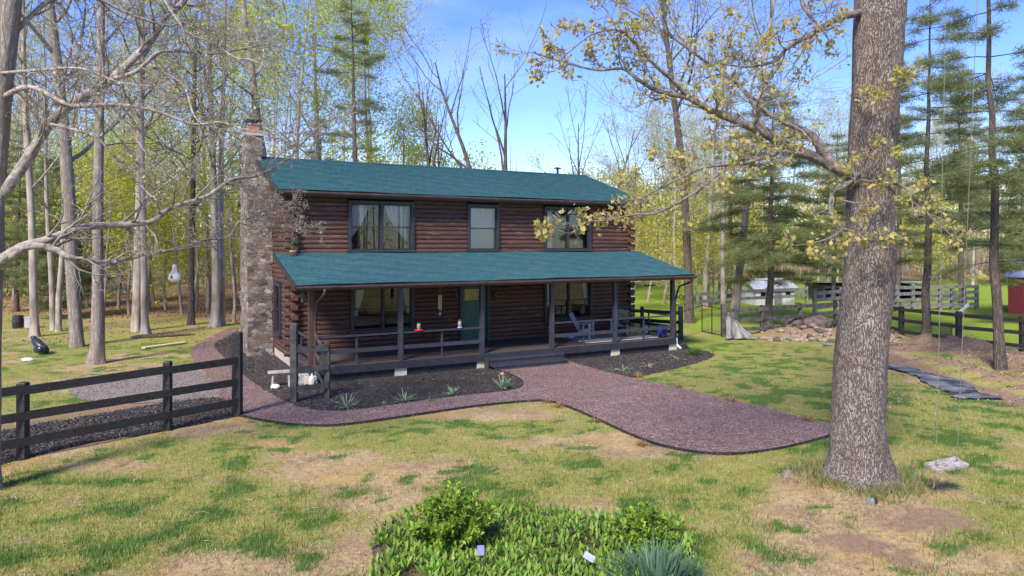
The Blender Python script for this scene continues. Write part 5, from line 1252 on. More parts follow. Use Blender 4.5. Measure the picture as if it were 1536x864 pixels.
mb = MB().tube([(-.25,0,.58),(-.18,0,.50),(.05,0,.34),(.30,0,.18),(.42,0,.14)],[.10,.15,.17,.17,.12],12); mb.build('body', MAT['black_plastic'], t, True)
MB().rock((.12,-.12,.18),.26,.12,.17,3,2,.2).build('pocket', MAT['black_plastic'], t, True); MB().rock((-.28,0,.62),.12,.09,.06,4,2,.2).build('hood', MAT['black_plastic'], t, True)
mb = MB().tube([(-.2,.03,.56),(-.05,.0,.58),(.2,-.05,.38),(.3,-.02,.26)],.016,6).build('strap', MAT['grey_plastic'], t)
p = gnd(41,542); o = MB().rock((0,0,.05),.20,.10,.06,71,2,.4).build('white_scrap', MAT['white_barn'], None); o.location=(p.x,p.y,0); tag(o,'small flat white object on the grass before the black bag','scrap')
a, b = gnd(215,523.5), gnd(278,515); o = MB().bar((0,0,.05),(b.x-a.x,b.y-a.y,.05),.24,.05).build('plank', MAT['new_wood'], None); o.location=(a.x,a.y,0); tag(o,'fresh yellow plank lying on the lawn left of the gravel path','plank')
a, b = gnd(196,508), gnd(292,503); mb = MB(); P = [a.lerp(b,f)+Vector((0,.05*math.sin(f*9),.06-(.02 if f in (0,1) else 0))) for f in np.linspace(0,1,9)]
o = mb.tube(P,[.06,.10,.10,.09,.09,.07,.06,.05,.03],8).build('log_edging', MAT['brown_bark'], None, True, (a.x,a.y,0)); tag(o,'long dark fallen log lying behind the yellow plank','log')
p = gnd(27,492); o = MB().lathe([(.24,0),(.27,.3),(.24,.62),(.2,.64)],(0,0,0),14).build('bin', MAT['black_plastic'], None); o.location=(p.x,p.y,0); tag(o,'small black bin at the edge of the wood on the far left','bin')
p = gnd(35,492); o = MB().box(-.2,-.15,0,.2,.15,.5).box(-.22,-.17,.5,.22,.17,.56).build('stone_block', MAT['concrete'], None); o.location=(p.x+.35,p.y,0); tag(o,'grey block beside the small black bin at the edge of the wood','block')
# gourd birdhouse on its thread
p = at(262,423,13.6); t = thing('gourd_birdhouse','whitish gourd birdhouse hanging from the lower limb of the bare tree','birdhouse',p)
MB().lathe([(.02,0),(.08,.012),(.115,.05),(.118,.09),(.10,.14),(.06,.19),(.042,.24),(.045,.29),(.036,.33),(.012,.345)],(0,0,0),18).build('gourd', MAT['gourd'], t, True)
MB().tube([(0,0,.34),(.01,0,.5),(-.02,.0,.66)],.004,5).build('thread', MAT['wire'], t)
o = MB().lathe([(.024,0),(.024,.004)],(0,0,0),10).build('hole', MAT['black_wood'], t); o.rotation_euler=(math.pi/2,0,0); o.location=(0,-.117,.10)
# bench, block, jug, white stone by the porch corner
p = gnd(421,580); t = thing('white_bench','small weathered white bench beside the chimney end of the porch','bench',(p.x,p.y,0),.35)
MB().box(-.36,-.14,.42,.36,.14,.47).build('seat', MAT['pale_wood'], t)
for sx in (-.24,.24):
    mb = MB().bar((sx,-.10,0),(sx*.9,-.03,.42),.07,.05,(1,0,0)); mb.bar((sx,.10,0),(sx*.9,.03,.42),.07,.05,(1,0,0)); mb.build('leg', MAT['pale_wood'], t)
p = gnd(456,576); o = MB().box(-.17,-.12,0,.17,.12,.30).build('concrete_block', MAT['concrete'], None); o.location=(p.x,p.y,0); o.rotation_euler=(0,0,.4); tag(o,'grey concrete block on the mulch behind the short black fence panel','block')
p = gnd(468,578); t = thing('white_jug','white plastic jug on the mulch beside the grey concrete block','jug',(p.x,p.y,0))
MB().lathe([(.085,0),(.095,.02),(.095,.2),(.07,.27),(.03,.30),(.028,.34)],(0,0,0),14).build('body', MAT['white_plastic'], t, True); MB().tube([(.05,0,.28),(.12,0,.26),(.125,0,.17),(.09,0,.14)],.014,6).build('handle', MAT['white_plastic'], t, True); MB().lathe([(.032,.335),(.032,.36),(.02,.365)],(0,0,0),12).build('cap', MAT['grey_plastic'], t)
p = gnd(412,583); o = MB().rock((0,0,.05),.14,.10,.08,12,2,.2).build('white_stone', MAT['pale_stone'], None, True); o.location=(p.x,p.y,0); tag(o,'white stone on the mulch in front of the small white bench','stone')
p = gnd(1022,523); o = MB().tube([(.3*math.cos(a)*(1-.03*a),.16*math.sin(a)*(1-.03*a),.04+.012*a) for a in np.linspace(0,14,50)],.022,6).build('garden_hose', MAT['black_plastic'], None, True); o.location=(p.x,p.y,0); tag(o,'coil of dark hose on the mulch at the right corner of the porch','hose')

bpy.data.objects['glass_lantern'].rotation_euler = (1.35, 0, 1.1)
# ------------------------------------------------------------------ things on and about the porch
def hthing(name, label, cat, u, v, z, rz=0, group=None): return thing(name, label, cat, H(u, v, z), HA+rz, group)
# bistro table
u0, v0 = deckuv(664, 519); t = hthing('bistro_table','small grey metal table with crossed legs on the porch left of the green door','table',u0,v0+.0,ZD)
MB().box(-.50,-.25,.63,.50,.25,.655).build('tabletop', MAT['grey_wood'], t)
for sx in (-.36,.36):
    for s in (-1,1): MB().tube([(sx+s*.004,-.22*s,0),(sx+s*.012,.22*s,.63)],.012,6).build('leg', MAT['metal_dark'], t)
MB().tube([(-.36,0,.315),(.36,0,.315)],.010,6).build('stretcher', MAT['metal_dark'], t)
# hummingbird feeders on the rail
for k,(px,l) in enumerate(((628,'clear bottle feeder with spreading red base on the porch rail by the window'),(689.5,'clear bottle feeder with red cap on the porch rail in front of the green door'))):
    u,_ = uz(px,488,.02); t = hthing('bird_feeder',l,'bird feeder',u,.015,ZD+.91,0,'bird feeders on the rail'); w = .15 if k == 0 else .09
    MB().lathe([(w*.7,0),(w,.02),(w*.9,.045),(.05,.06)],(0,0,0),16).build('base', MAT['red_plastic'] if k == 0 else MAT['clear_bottle'], t, True)
    MB().lathe([(.04,.055),(.06,.08),(.062,.2),(.04,.25)],(0,0,0),14).build('bottle', MAT['clear_bottle'], t, True)
    MB().lathe([(.045,.245),(.05,.27),(.02,.30)],(0,0,0),12).build('cap', MAT['red_plastic'] if k else MAT['metal_dark'], t)
# wind chimes
u,_ = uz(660,450,.5); t = hthing('wind_chime','bamboo wind chime with hanging tubes under the porch roof left of the door','wind chime',u,.5,0)
zc = ZE+.1; MB().lathe([(.07,0),(.075,.02),(.06,.03)],(0,0,uz(660,444,.5)[1]),14).build('top_disc', MAT['bamboo'], t)
z1_ = uz(660,444,.5)[1]
for k in range(6):
    a = k*math.pi/3; l = .34+.05*k*.6; MB().tube([(.05*math.cos(a),.05*math.sin(a),z1_),(.05*math.cos(a),.05*math.sin(a),z1_-l)],.016,8).build('tube', MAT['bamboo'], t)
MB().tube([(0,0,ZE+.12),(0,0,z1_-.56)],.004,4).rock((0,0,z1_-.6),.045,.012,.05,2,1,.05).build('striker', MAT['bamboo'], t)
u,z = uz(451.5,445,-.35); t = hthing('hanging_cross','small grey cross ornament hanging from the left end of the porch gutter','ornament',u,-.5,z)
MB().box(-.028,-.012,-.16,.028,.012,.14).box(-.10,-.011,.0,-.0281,.011,.06).box(.0281,-.011,.0,.10,.011,.06).build('cross', MAT['wire'], t); MB().tube([(0,0,.14),(0,0,ZE-.16-z)],.004,4).build('cord', MAT['wire'], t)
u,z = uz(974,428,.8); t = hthing('hanging_perch','dark bar hung on two cords under the right end of the porch roof','hanging bar',u,.8,z)
MB().tube([(-.28,0,0),(.28,0,-.01)],.022,8).build('bar', MAT['metal_dark'], t)
for s in (-.25,.22): MB().tube([(s,0,0),(s*.9,0,.45)],.005,4).build('cord', MAT['metal_dark'], t)
# string of bulbs along the wall
t = hthing('string_lights','string of small clear bulbs along the log wall under the porch roof','string lights',0,0,0)
ub = [uz(p,440,PW-.2)[0] for p in (483,517,560,605,643,671,715,752,775,802,838,872,893)]; zb = ZD+2.26; pts = []
for a,b in zip(ub[:-1],ub[1:]):
    for f in (0,.25,.5,.75): pts.append((a+(b-a)*f,PW-.2,zb-.10*4*f*(1-f)*.6+.05))
MB().tube(pts+[(ub[-1],PW-.2,zb+.05)],.006,4).build('cable', MAT['black_plastic'], t)
for a in ub: MB().lathe([(.012,.05),(.02,.03),(.03,-.01),(.022,-.04),(.005,-.055)],(a,PW-.2,zb),8).build('bulb', MAT['clear_bottle'], t, True)
# chairs
def chair(u, v, rz, label):
    t = hthing('adirondack_chair',label,'chair',u,v,ZD,rz,'grey plastic chairs on the porch'); g = MAT['grey_plastic']
    mb = MB()
    for k in range(5):
        x = -.22+k*.11; mb.bar((x,.16,.30),(x*1.12,.50,1.0-.03*abs(k-2)),.10,.02,(0,1,0))
    mb.build('backrest', g, t); mb = MB()
    for k in range(5): mb.box(-.26,-.34+k*.11,.40-k*.025-.012,.26,-.245+k*.11,.40-k*.025+.012)
    mb.build('seat', g, t)
    for s in (-1,1):
        MB().box(s*.33-.06,-.40,.58,s*.33+.06,.30,.605).build('armrest', g, t)
        MB().box(s*.33-.03,-.36,0,s*.33+.03,-.28,.579).build('leg', g, t); MB().bar((s*.30,-.3,.36),(s*.30,.52,.02),.03,.11).build('leg', g, t)
    return t
u,_ = uz(872,480,1.9); chair(u,1.75,.75,'grey plastic chair, the one in front of the right hand lower window')
u,_ = uz(932,478,1.9); chair(u,2.0,-.7,'grey plastic chair, the one at the log corner behind the flower pot')
# striped rug
ru0, ru1 = deckuv(872,513)[0], deckuv(955,500)[0]
mb = MB(); n = 15; rv0, rv1 = .35, 2.15
rmw, rmb = mnoise('rug_white',(.52,.52,.52),(.62,.62,.62),40,.9,bs=0), mnoise('rug_black',(.02,.02,.022),(.035,.035,.04),40,.9,bs=0)
for k in range(n):
    mb.mi = k % 2; a = rv0+(rv1-rv0)*k/n; b = rv0+(rv1-rv0)*(k+1)/n; o = len(mb.v); mb.box(ru0,a,.004,ru1,b,.012)
o = mb.build('striped_rug',[rmw,rmb],None); o.location = H(0,0,ZD); o.rotation_euler=(0,0,HA); tag(o,'black and white striped rug on the right end of the porch','rug')
# pots
def pot(px, py, name, label, mat, r, h, feet=False, v_off=0):
    u,v = deckuv(px,py); v = min(max(v, .18), PW-.4); t = hthing(name,label,'plant pot',u,v,ZD)
    z = .03 if feet else 0
    MB().lathe([(r*.7,z),(r*.82,z+h*.1),(r,z+h*.75),(r*1.06,z+h*.9),(r*1.06,z+h),(r*.93,z+h),(r*.9,z+h*.86)],(0,0,0),20).build('pot', mat, t, True)
    MB().lathe([(r*.88,z+h*.82),(r*.5,z+h*.88)],(0,0,0),14).build('soil', MAT['mulch'], t)
    if feet:
        for k in range(3): a = k*2.1+.5; MB().lathe([(.03,0),(.03,.032)],(r*.5*math.cos(a),r*.5*math.sin(a),0),8).build('foot', mat, t)
    return t
pot(993,506,'blue_planter','glossy deep blue glazed planter by the right porch post',MAT['blue_glaze'],.24,.42,True)
pot(949,501,'yellow_pot','round mustard yellow glazed pot at the back of the porch',MAT['yellow_glaze'],.19,.30)
pot(959,501,'tan_pot','tan pot between the yellow pot and the rail post',MAT['bamboo'],.13,.26)
u,v = deckuv(968,500); o = MB().lathe([(.09,0),(.11,.05),(.11,.30),(.07,.33)],(0,0,0),14).build('white_can', MAT['white_plastic'], None, True); o.location = H(u,v,ZD); tag(o,'white can on the porch floor right of the tan pot','can')
u,_ = uz(938,480,1.2); t = hthing('flower_pot','dark pot of pale flowers on a small stand in front of the grey chair','plant pot',u,1.25,ZD)
MB().lathe([(.16,.50),(.2,.56),(.21,.72),(.19,.72),(.18,.66)],(0,0,0),16).build('pot', MAT['metal_dark'], t, True); MB().lathe([(.18,0),(.03,.04),(.03,.46),(.17,.50)],(0,0,0),12).build('stand', MAT['metal_dark'], t)
r_ = np.random.default_rng(3); Cn = r_.normal(size=(260,3))*np.array((.13,.13,.10))+np.array((0,0,.86)); v_,q_ = leaf_quads(Cn,.07,r_,0,.8); link('flowers', np_mesh('flowers',v_,q_,MAT['leaf_bud']), t)
p = H(.20, PW-.22, ZT+.02-.0); t = thing('terracotta_pot','terracotta pot with a dark dry plant on the porch roof at the left log corner','plant pot',H(.02,PW-.42,ZT-.09),HA)
MB().lathe([(.08,0),(.11,.14),(.125,.15),(.125,.19),(.105,.19),(.1,.16)],(0,0,0),16).build('pot', MAT['terracotta'], t, True)
Cn = r_.normal(size=(90,3))*np.array((.06,.06,.12))+np.array((0,0,.36)); v_,q_ = leaf_quads(Cn,.09,r_,-.5,.25); link('leaves', np_mesh('leaves',v_,q_,MAT['daffodil_leaf']), t)
# ------------------------------------------------------------------ grass
def blades(n, smp, hts, wid, seed):
    r = np.random.default_rng(seed); x, y = smp(r, n); ok = np.ones(len(x), bool)
    for poly in (POLY_PATH, POLY_BED, POLY_BED2, POLY_DRIVE, POLY_FM): ok &= ~inpoly(x, y, poly)
    hu = CA*(x-HX)+SA*(y-HY); hv = -SA*(x-HX)+CA*(y-HY); ok &= ~((hu > -1.3) & (hu < 14.8) & (hv > -.1) & (hv < DV))
    ok &= np.hypot(x-OAK.x, y-OAK.y) > .62
    x = x[ok]; y = y[ok]; g, t, b, l, lu = cover(x+r.normal(size=len(x))*.11, y+r.normal(size=len(x))*.14); n = len(x)
    keep = r.uniform(size=n) < np.clip(.22+.55*g+.9*t+.6*lu-.75*b-.5*l, .02, 1); x, y, g, t, b, l, lu = [a[keep] for a in (x, y, g, t, b, l, lu)]; n = len(x)
    k = r.uniform(size=n); pick_t = k < t*1.1; pick_l = (~pick_t) & (k < np.maximum(g*.9, lu)+.05)
    col = np.where(pick_t[:,None], TUFT*1.15, np.where(pick_l[:,None], np.where(lu[:,None] > .5, LUSH, LAWN), STRAW*1.1))*r.uniform(.55, 1.55, (n,1))*(1+r.normal(size=(n,3))*.08)
    mt = fbm(x*1.2, y*1.2, 131, 3); ft = fbm(x*5, y*6, 133, 3); gd = fbm(x*.55, y*.75, 135, 3)
    isS = (~pick_t & ~pick_l)[:,None]; col = np.where(isS, col*np.where((mt > .55)[:,None], np.array((.78,.68,.72)), 1.0)*np.where((gd > .58)[:,None], np.array((1.06,1.0,.72)), 1.0), col*np.where((ft > .56)[:,None] & pick_l[:,None], np.array((1.4,1.12,1.5)), 1.0))*(.6+.85*ft)[:,None]
    h = hts*np.where(pick_t, 1.35, np.where(pick_l, .95, .6))*r.uniform(.5, 1.4, n)
    z = zg(x, y)-.004; a = r.uniform(0, 6.283, n); ln = r.uniform(.15, 1.0, n)*np.where(pick_l | pick_t, .8, 1.7); dx, dy = np.cos(a), np.sin(a); w = wid*r.uniform(.6, 1.3, n)
    P = np.stack([x, y, z], -1); S = np.stack([-dy, dx, 0*x], -1)*w[:,None]; T = P+np.stack([dx*ln*h, dy*ln*h, h], -1); M = P+np.stack([dx*ln*h*.3, dy*ln*h*.3, h*.6], -1)
    V = np.stack([P-S, P+S, M+S*.7, T, M-S*.7], 1).reshape(-1,3)[:, :]
    V = np.stack([P-S, P+S, T+S*.12, T-S*.12], 1).reshape(-1,3)
    c = np.concatenate([np.clip(col, 0, 1), np.ones((n,1))], 1); return V, np.repeat(c, 4, 0)
def wedge(d0, d1, pw):
    def f(r, n):
        u = r.uniform(size=n); e = 1-pw
        d = (d0**e+(d1**e-d0**e)*u)**(1/e); px = r.uniform(-60, 1600, n); return (px-768)/F*d, d
    return f
V1, C1 = blades(420000, wedge(8.3, 36, 1.6), .055, .0042, 1)
g = np_mesh('grass', V1, np.arange(len(V1)).reshape(-1,4), MAT['blade'], colors={'tint': C1}); tag(link('grass', g), 'short patchy lawn grass, straw coloured and green', 'grass', kind='stuff')
print('blades', len(V1)//4)
# clods and roots on the dirt mounds
r = np.random.default_rng(19); n = 9000; px = r.uniform(1290, 1600, n); py = r.uniform(503, 612, n); d = CAMZ*F/(py-HZ); x = (px-768)/F*d; mo = mounds(x, d); k = (mo > .1) | (r.uniform(size=n) < .12); x = x[k]; d = d[k]
v, q = leaf_quads(np.stack([x, d, zg(x, d)+.015], -1), .075, r, 0, .7); tag(link('dirt_clods', np_mesh('dirt_clods', v, q, leafmat('clod', [(.16,.105,.07), (.30,.205,.14), (.22,.15,.10), (.40,.30,.20)], 0, .9))), 'clods, roots and straw scattered over the dirt mounds', 'dirt', kind='stuff')
# taller unmown grass round the foot of the oak
def ring(r, n):
    a = r.uniform(0, 6.283, n); d = .62+np.abs(r.normal(size=n))*.32; return OAK.x+d*np.cos(a)*1.0, OAK.y+d*np.sin(a)
rg = np.random.default_rng(8); xs, ys = ring(rg, 5200); n = len(xs); h = rg.uniform(.06, .2, n); a = rg.uniform(0, 6.28, n); zz = zg(xs, ys)
P = np.stack([xs, ys, zz], -1); S = np.stack([-np.sin(a), np.cos(a), 0*a], -1)*.0035; T = P+np.stack([np.cos(a)*h*.7, np.sin(a)*h*.7, h], -1)
V = np.stack([P-S, P+S, T+S*.1, T-S*.1], 1).reshape(-1,3); gcol = np.where(rg.uniform(size=(n,1)) < .55, TUFT*1.3, STRAW)*rg.uniform(.7, 1.3, (n,1)); Cc_ = np.repeat(np.concatenate([gcol, np.ones((n,1))], 1), 4, 0)
tag(link('long_grass', np_mesh('long_grass', V, np.arange(n*4).reshape(-1,4), MAT['blade'], colors={'tint': Cc_})), 'longer unmown grass around the foot of the big oak', 'grass', kind='stuff')
# loose chips on the beds and stones on the path
def scatter(name, label, cat, poly, n, s0, s1, mat, z, seed, flat=.5):
    r = np.random.default_rng(seed); X = np.array([(p.x, p.y) for p in poly]); lo, hi = X.min(0), X.max(0); x = r.uniform(lo[0], hi[0], n); y = r.uniform(lo[1], hi[1], n); k = inpoly(x, y, poly); x = x[k]; y = y[k]
    hu = CA*(x-HX)+SA*(y-HY); hv = -SA*(x-HX)+CA*(y-HY); k = ~((hu > -.1) & (hu < 14.3) & (hv > -.1)); x = x[k]; y = y[k]; m = len(x)
    x = x+r.normal(size=m)*.05; y = y+r.normal(size=m)*.05; C = np.stack([x, y, z+r.uniform(.004, .03, m)], -1); a = r.normal(size=(m,3)); a[:,2] *= flat; a /= np.linalg.norm(a, axis=1)[:,None]; b = np.cross(a, r.normal(size=(m,3))*np.array((.5,.5,1))); b /= np.linalg.norm(b, axis=1)[:,None]
    s = r.uniform(s0, s1, m)[:,None]; V = np.stack([C-a*s, C+b*s*.5, C+a*s, C-b*s*.5], 1).reshape(-1,3)
    tag(link(name, np_mesh(name, V, np.arange(m*4).reshape(-1,4), MAT[mat])), label, cat, kind='stuff')
scatter('mulch_chips','dark bark chips strewn over the bed before the porch','mulch',POLY_BED,60000,.012,.035,'mulch_chip',.010,1)
scatter('mulch_chips','dark bark chips strewn over the bed at the right porch end','mulch',POLY_BED2,15000,.012,.035,'mulch_chip',.010,2)
scatter('mulch_chips','dark bark chips strewn under the black fence','mulch',POLY_FM,26000,.012,.04,'mulch_chip',.012,3)
scatter('gravel_stones','loose mauve stones strewn over the gravel path','gravel',POLY_PATH,90000,.008,.018,'stone_chip',.014,4,.8)
scatter('gravel_stones','loose grey stones strewn over the gravel drive','gravel',POLY_DRIVE,14000,.01,.02,'stone_chip',.008,5,.8)
# fallen leaves and straw litter on lawn and woods floor
r = np.random.default_rng(12); n = 16000; d = np.sqrt(r.uniform(28**2, 62**2, n)); px = r.uniform(-40, 420, n); x = (px-768)/F*d; lit = cover(x, d)[3]; k = r.uniform(size=n) < lit*.9+.05; x = x[k]; d = d[k]
C = np.stack([x, d, zg(x, d)+.02], -1); v, q = leaf_quads(C, .13, r, 0, .6); tag(link('fallen_leaves', np_mesh('fallen_leaves', v, q, MAT['dry_leaf'])), 'brown fallen leaves over the floor of the wood', 'leaves', kind='stuff')
n = 2600; d = np.sqrt(r.uniform(8.5**2, 24**2, n)); px = r.uniform(-20, 1560, n); x = (px-768)/F*d; C = np.stack([x, d, zg(x, d)+.035], -1)
ok = ~inpoly(x, d, POLY_BED)
v, q = leaf_quads(C[ok], .05, r, 0, .5); tag(link('lawn_litter', np_mesh('lawn_litter', v, q, MAT['dry_leaf'])), 'small dead leaf scraps sprinkled over the front lawn', 'leaves', kind='stuff')

# twigs dropped on lawn, path and beds
r = np.random.default_rng(23); tw_ = []
for k in range(520):
    d = math.sqrt(r.uniform(8.5**2, 30**2)); x = (r.uniform(-20, 1560)-768)/F*d; a = r.uniform(0, 6.28); l = r.uniform(.06, .26); z = gz(x, d)+.03
    if -.1 < CA*(x-HX)+SA*(d-HY) < 14.5 and -SA*(x-HX)+CA*(d-HY) > -.8: continue
    tw_.append((np.array([(x,d,z),(x+l*.5*math.cos(a)+r.normal()*.02,d+l*.5*math.sin(a)+r.normal()*.02,z+.012),(x+l*math.cos(a),d+l*math.sin(a),z)]), np.array([.005,.004,.002])))
tag(link('fallen_twigs', np_mesh('fallen_twigs', *tubes(tw_, 4), MAT['pale_wood'])), 'thin pale twigs dropped over the lawn and gravel path', 'twigs', kind='stuff')

# ------------------------------------------------------------------ plants
def strap_leaves(n, length, width, spread, r, lift=.7, seg=5, cx=.05):
    Vs = []; Qs = []; o = 0
    for i in range(n):
        a = r.uniform(0, 6.283); l = length*r.uniform(.6, 1.15); w = width*r.uniform(.7, 1.2); el = math.radians(r.uniform(35, 85) if lift > .5 else r.uniform(15, 60)); dr = spread*r.uniform(.4, 1.3)
        p = np.array((math.cos(a)*cx*r.uniform(0, 1), math.sin(a)*cx*r.uniform(0, 1), 0.)); d = np.array((math.cos(a)*math.cos(el), math.sin(a)*math.cos(el), math.sin(el))); s = np.array((-math.sin(a), math.cos(a), 0)); tw = r.normal()*.3; s = unit(s+tw*np.array((0,0,1)))
        for k in range(seg+1):
            t = k/seg; ww = w*(.7+.6*t if t < .5 else 1.0*(1-((t-.5)/.5)**2)+.06); Vs += [p-s*ww/2, p+s*ww/2]
            d = unit(d+np.array((0,0,-dr/seg))); p = p+d*l/seg
        for k in range(seg): Qs.append((o+2*k, o+2*k+1, o+2*k+3, o+2*k+2))
        o += 2*(seg+1)
    return np.array(Vs), np.array(Qs)
def tuft(name, label, px, py, n, ln, w, spread, mat, seed, cx=.05, cat='plant', group=None, lift=.7):
    p = gnd(px, py); r = np.random.default_rng(seed); V, Q = strap_leaves(n, ln, w, spread, r, lift, 5, cx)
    o = link(name, np_mesh(name, V, Q, MAT[mat]), None, (p.x, p.y, gz(p.x, p.y))); return tag(o, label, cat, group)
gp = 'strappy plants in the mulch bed'
tuft('strappy_plant','pale strappy plant nearest the short fence panel in the porch bed',520,612,34,.40,.030,1.0,'iris_leaf',1,.06,group=gp)
tuft('strappy_plant','strappy plant on the mulch below the second porch post',606,603,34,.40,.030,1.1,'iris_leaf',2,.06,group=gp)
tuft('strappy_plant','low strappy plant between the second post and the bed tip',678,593,30,.34,.030,1.2,'iris_leaf',3,.06,group=gp)
tuft('strappy_plant','tallest strappy plant, with an orange bloom, at the tip of the bed by the steps',753,583,56,.46,.032,.9,'iris_leaf',4,.1,group=gp)
p = gnd(754,583); o = MB().rock((0,0,.44),.06,.06,.05,5,2,.3).build('bloom', mnoise('bloom',(.55,.22,.08),(.62,.32,.14),9,.7,bs=0), bpy.data.objects['strappy_plant.003'])
tuft('seedling','tiny yellow green seedling right of the second strappy plant',646,602,14,.16,.022,1,'lily_leaf',5,.04,'plant')
tuft('seedling','tiny pale seedling left of the second strappy plant',577,607,14,.14,.022,1,'iris_leaf',6,.04,'plant')
gp2 = 'plants in the right hand bed'
tuft('faded_plant','straw and green plant in the right bed nearest the gravel path',935,557,34,.45,.028,1.5,'iris_leaf',7,.08,group=gp2,lift=.3)
tuft('faded_plant','whitish flattened plant in the middle of the right bed',972,550,34,.42,.03,1.6,'leaf_bud',8,.08,group=gp2,lift=.3)
tuft('faded_plant','pale green plant in the right bed below the white downspout elbow',1017,540,34,.45,.028,1.3,'iris_leaf',9,.08,group=gp2,lift=.3)
tuft('grass_clump','rounded fresh green grass clump at the right end of the porch bed',1041,533,150,.42,.014,.9,'grass_tuft',10,.16)
for k,(px,py,s,l) in enumerate(((838,611,.17,'reddish dry clump where the path turns at the lawn edge'),(893,633,.13,'dry clump on the lawn edge halfway down the wide path'),(963,669,.15,'dry clump on the lawn edge near the lower end of the path'),(1017,581,.16,'rusty dry clump on the upper side of the wide path'),(1096,602,.19,'grey brown dry clump on the upper side of the wide path'),(1212,631,.17,'orange dry clump on the upper side of the path by the oak'),(957,566,.18,'straw clump between the right bed and the wide path'),(822,604,.12,'small dry clump at the corner of the lawn and path'))):
    tuft('dry_clump',l,px,py,70,s*1.1,.012,.8,'dry_leaf',20+k,.10,group='dry grass clumps along the path')
# foreground bed
def shrub(name, label, px, py, rad, h, nl, ls, mat, seed):
    p = gnd(px, py); r = np.random.default_rng(seed); t = thing(name, label, 'shrub', (p.x, p.y, 0)); st = []; C = []
    for k in range(70):
        a = r.uniform(0, 6.283); q = math.sqrt(r.uniform(0, 1)); e = np.array((math.cos(a)*rad*q, math.sin(a)*rad*q, h*(1-.55*q*q)*r.uniform(.75, 1.1))); b = np.array((e[0]*.2, e[1]*.2, 0)); m = b*.5+e*.5+np.array((0,0,.08)); st.append((np.array([b, m, e]), np.array([.008,.006,.003])))
        for f in np.linspace(.3, 1.0, nl//70): C.append((m+(e-m)*(2*f-1) if f > .5 else b+(m-b)*2*f, unit(e-m)))
    Vs = []; Qs = []; o = 0
    for c, d in C:     # opposite leaf pairs pointing out and up
        for s in range(2):
            a = unit(turn(d, math.radians(r.uniform(35, 80)), r)+np.array((0,0,.15))); b = unit(np.cross(a, r.normal(size=3)*.4+np.array((0,0,1.)))); l = ls*r.uniform(.7, 1.25); n = np.cross(b, a); cc = c+r.normal(size=3)*.012
            Vs += [cc, cc+a*l*.45+b*l*.24+n*l*.05, cc+a*l, cc+a*l*.45-b*l*.24+n*l*.05]; Qs.append((o, o+1, o+2, o+3)); o += 4
    link('stems', np_mesh('stems', *tubes(st, 4), MAT['twig']), t); link('leaves', np_mesh('leaves', np.array(Vs), np.array(Qs), MAT[mat]), t); return t
shrub('leafy_shrub','largest bushy green shrub, at the left of the foreground bed',678,822,.66,.80,2520,.085,'shrub_leaf',1)
shrub('leafy_shrub','smaller fresh green shrub at the right of the foreground bed behind the daffodil leaves',965,822,.52,.56,1680,.075,'shrub_leaf',2)
r = np.random.default_rng(30); Vs = []; Qs = []; o = 0
def in_bed(px, py):
    t = (px-560)/(1050-560); top = 775-22*math.sin(min(1,max(0,t))*math.pi)+ (28 if px < 620 else 0)+(18 if 840 < px < 930 else 0)+(30 if px > 1010 else 0)
    return py > top+8*math.sin(px*.11)
FB = [gnd(*q) for q in ((575,792),(640,772),(720,763),(800,765),(850,772),(930,780),(1000,785),(1040,812),(1052,870),(1060,960),(550,960),(556,870),(556,820))]
_, POLY_FB = sheet('garden_bed', FB, .006, mnoise('garden_soil',(.05,.034,.025),(.13,.09,.065),12,.9,bs=.6,bd=.03,kind='Object'), 2, .03)
cnt = 0
while cnt < 4300:
    px = r.uniform(560, 1052); d = r.uniform(7.4, 11.4); x = (px-768)/F*d
    if not inpoly(np.array([x]), np.array([d]), POLY_FB)[0]: continue
    if vn(np.array([x*1.6]), np.array([d*1.6]), 44)[0] < .13: continue
    x += r.normal()*.05; d += r.normal()*.06
    cnt += 1
    for s in range(2):
        a = r.uniform(0, 6.283); el = math.radians(r.uniform(30, 86)); l = r.uniform(.07, .20); w = l*.23; p = np.array((x, d, .02+r.uniform(0,.04)+.22*max(0, float(vn(np.array([x*1.1]),np.array([d*1.3]),47)[0])-.35))); dr = np.array((math.cos(a)*math.cos(el), math.sin(a)*math.cos(el), math.sin(el))); sd = np.array((-math.sin(a), math.cos(a), 0)); nn = np.cross(dr, sd)
        for t, ww in ((0,.12),(.35,.9),(.65,.85),(1,.03)):
            c = p+dr*l*t-np.array((0,0,1))*l*.18*t*t; Vs += [c-sd*w*.5*ww+nn*w*.12*ww, c+sd*w*.5*ww+nn*w*.12*ww]
        for k in range(3): Qs.append((o+2*k, o+2*k+1, o+2*k+3, o+2*k+2))
        o += 8
tag(link('ground_cover', np_mesh('ground_cover', np.array(Vs), np.array(Qs), MAT['lily_leaf'])), 'dense broad leaved green ground cover filling the foreground bed', 'ground cover', kind='stuff')
tuft('daffodil_clump','dense blue green clump of narrow daffodil leaves at the right front of the bed',985,893,420,.62,.017,.55,'daffodil_leaf',50,.34,'plant')
for k,(px,py,l) in enumerate(((721,833,'pale lilac plant tag standing upright beside the large shrub'),(865,838,'pale lilac plant tag tilted among the broad leaves'))):
    d = (8.75, 8.7)[k]; p = at(px, py, d); t = thing('plant_tag', l, 'plant tag', (p.x, p.y, 0), (.1, -.5)[k])
    z = p.z; ob = MB().box(-.045 if k == 0 else -.07,-.003,z+.0,.045 if k == 0 else .07,.003,z+(.125 if k == 0 else .08)).build('card', MAT['paper_tag'], t); MB().tube([(0,.008,-.05),(0,.008,z+.05)],.005,5).build('stake', MAT['metal_dark'], t)
    if k: t.rotation_euler = (-.45,.35,-.5)
# pale dogwood blossoms at the edge of the wood
p = gnd(85,515); rdog = np.random.default_rng(61)
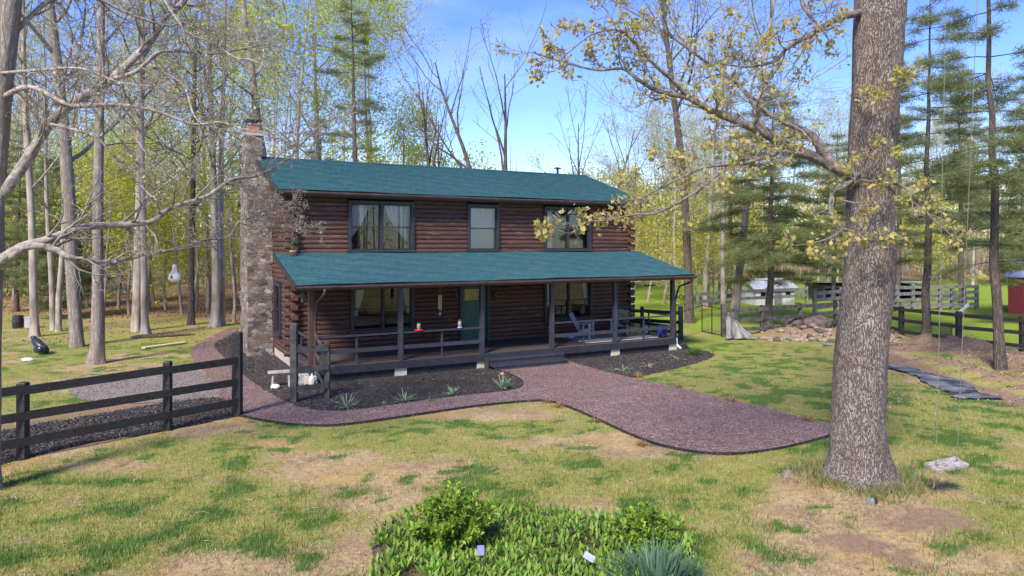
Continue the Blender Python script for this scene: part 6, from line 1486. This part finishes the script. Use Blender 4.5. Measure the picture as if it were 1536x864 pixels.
# ------------------------------------------------------------------ sky, sun, render
w = bpy.data.worlds.new('World'); SC.world = w; w.use_nodes = True; nt = w.node_tree; nt.nodes.clear()
SUN_EL, SUN_AZ = math.radians(44), math.radians(205)      # azimuth clockwise from +Y: behind the camera, a little to the left
out = nt.nodes.new('ShaderNodeOutputWorld'); bg = nt.nodes.new('ShaderNodeBackground'); sky = nt.nodes.new('ShaderNodeTexSky'); sky.sky_type = 'NISHITA'; sky.sun_disc = False
sky.sun_elevation = SUN_EL; sky.sun_rotation = SUN_AZ; sky.altitude = 100; sky.air_density = 1.0; sky.dust_density = .25; sky.ozone_density = 5
tc = N(nt, 'TexCoord'); mp = N(nt, 'Mapping'); mp.inputs['Scale'].default_value = (1.2, 1.2, 3.2); L(nt, tc.outputs['Generated'], mp.inputs[0])
nz = noise(nt, mp.outputs[0], 1.9, 7, .55); cl = ramp(nt, nz, [(.54, 0.0), (.9, .28)])
hs = N(nt, 'HueSaturation'); hs.inputs['Saturation'].default_value = 1.2; hs.inputs['Value'].default_value = .88; hs.inputs['Hue'].default_value = .524; L(nt, sky.outputs[0], hs.inputs['Color'])
cc = mix(nt, cl, hs.outputs[0], (5.6,5.9,7.4)); L(nt, cc, bg.inputs[0]); bg.inputs[1].default_value = .138; L(nt, bg.outputs[0], out.inputs[0])
sl = bpy.data.lights.new('sun', 'SUN'); sl.energy = 2.75; sl.angle = math.radians(13); sl.color = (1, .93, .81); so = bpy.data.objects.new('sun', sl); COL.objects.link(so)
dv = Vector((math.sin(SUN_AZ)*math.cos(SUN_EL), math.cos(SUN_AZ)*math.cos(SUN_EL), math.sin(SUN_EL))); so.rotation_euler = dv.to_track_quat('Z', 'Y').to_euler(); so.location = (0,0,30)
vs = SC.view_settings; vs.view_transform = 'Standard'; vs.look = 'None'; vs.gamma = 1; vs.use_curve_mapping = False; vs.exposure = 1.3
SC.render.engine = 'CYCLES'; cy = SC.cycles; cy.max_bounces = 6; cy.diffuse_bounces = 3; cy.glossy_bounces = 3; cy.transmission_bounces = 4; cy.transparent_max_bounces = 8; cy.use_denoising = True
cy.caustics_reflective = False; cy.caustics_refractive = False
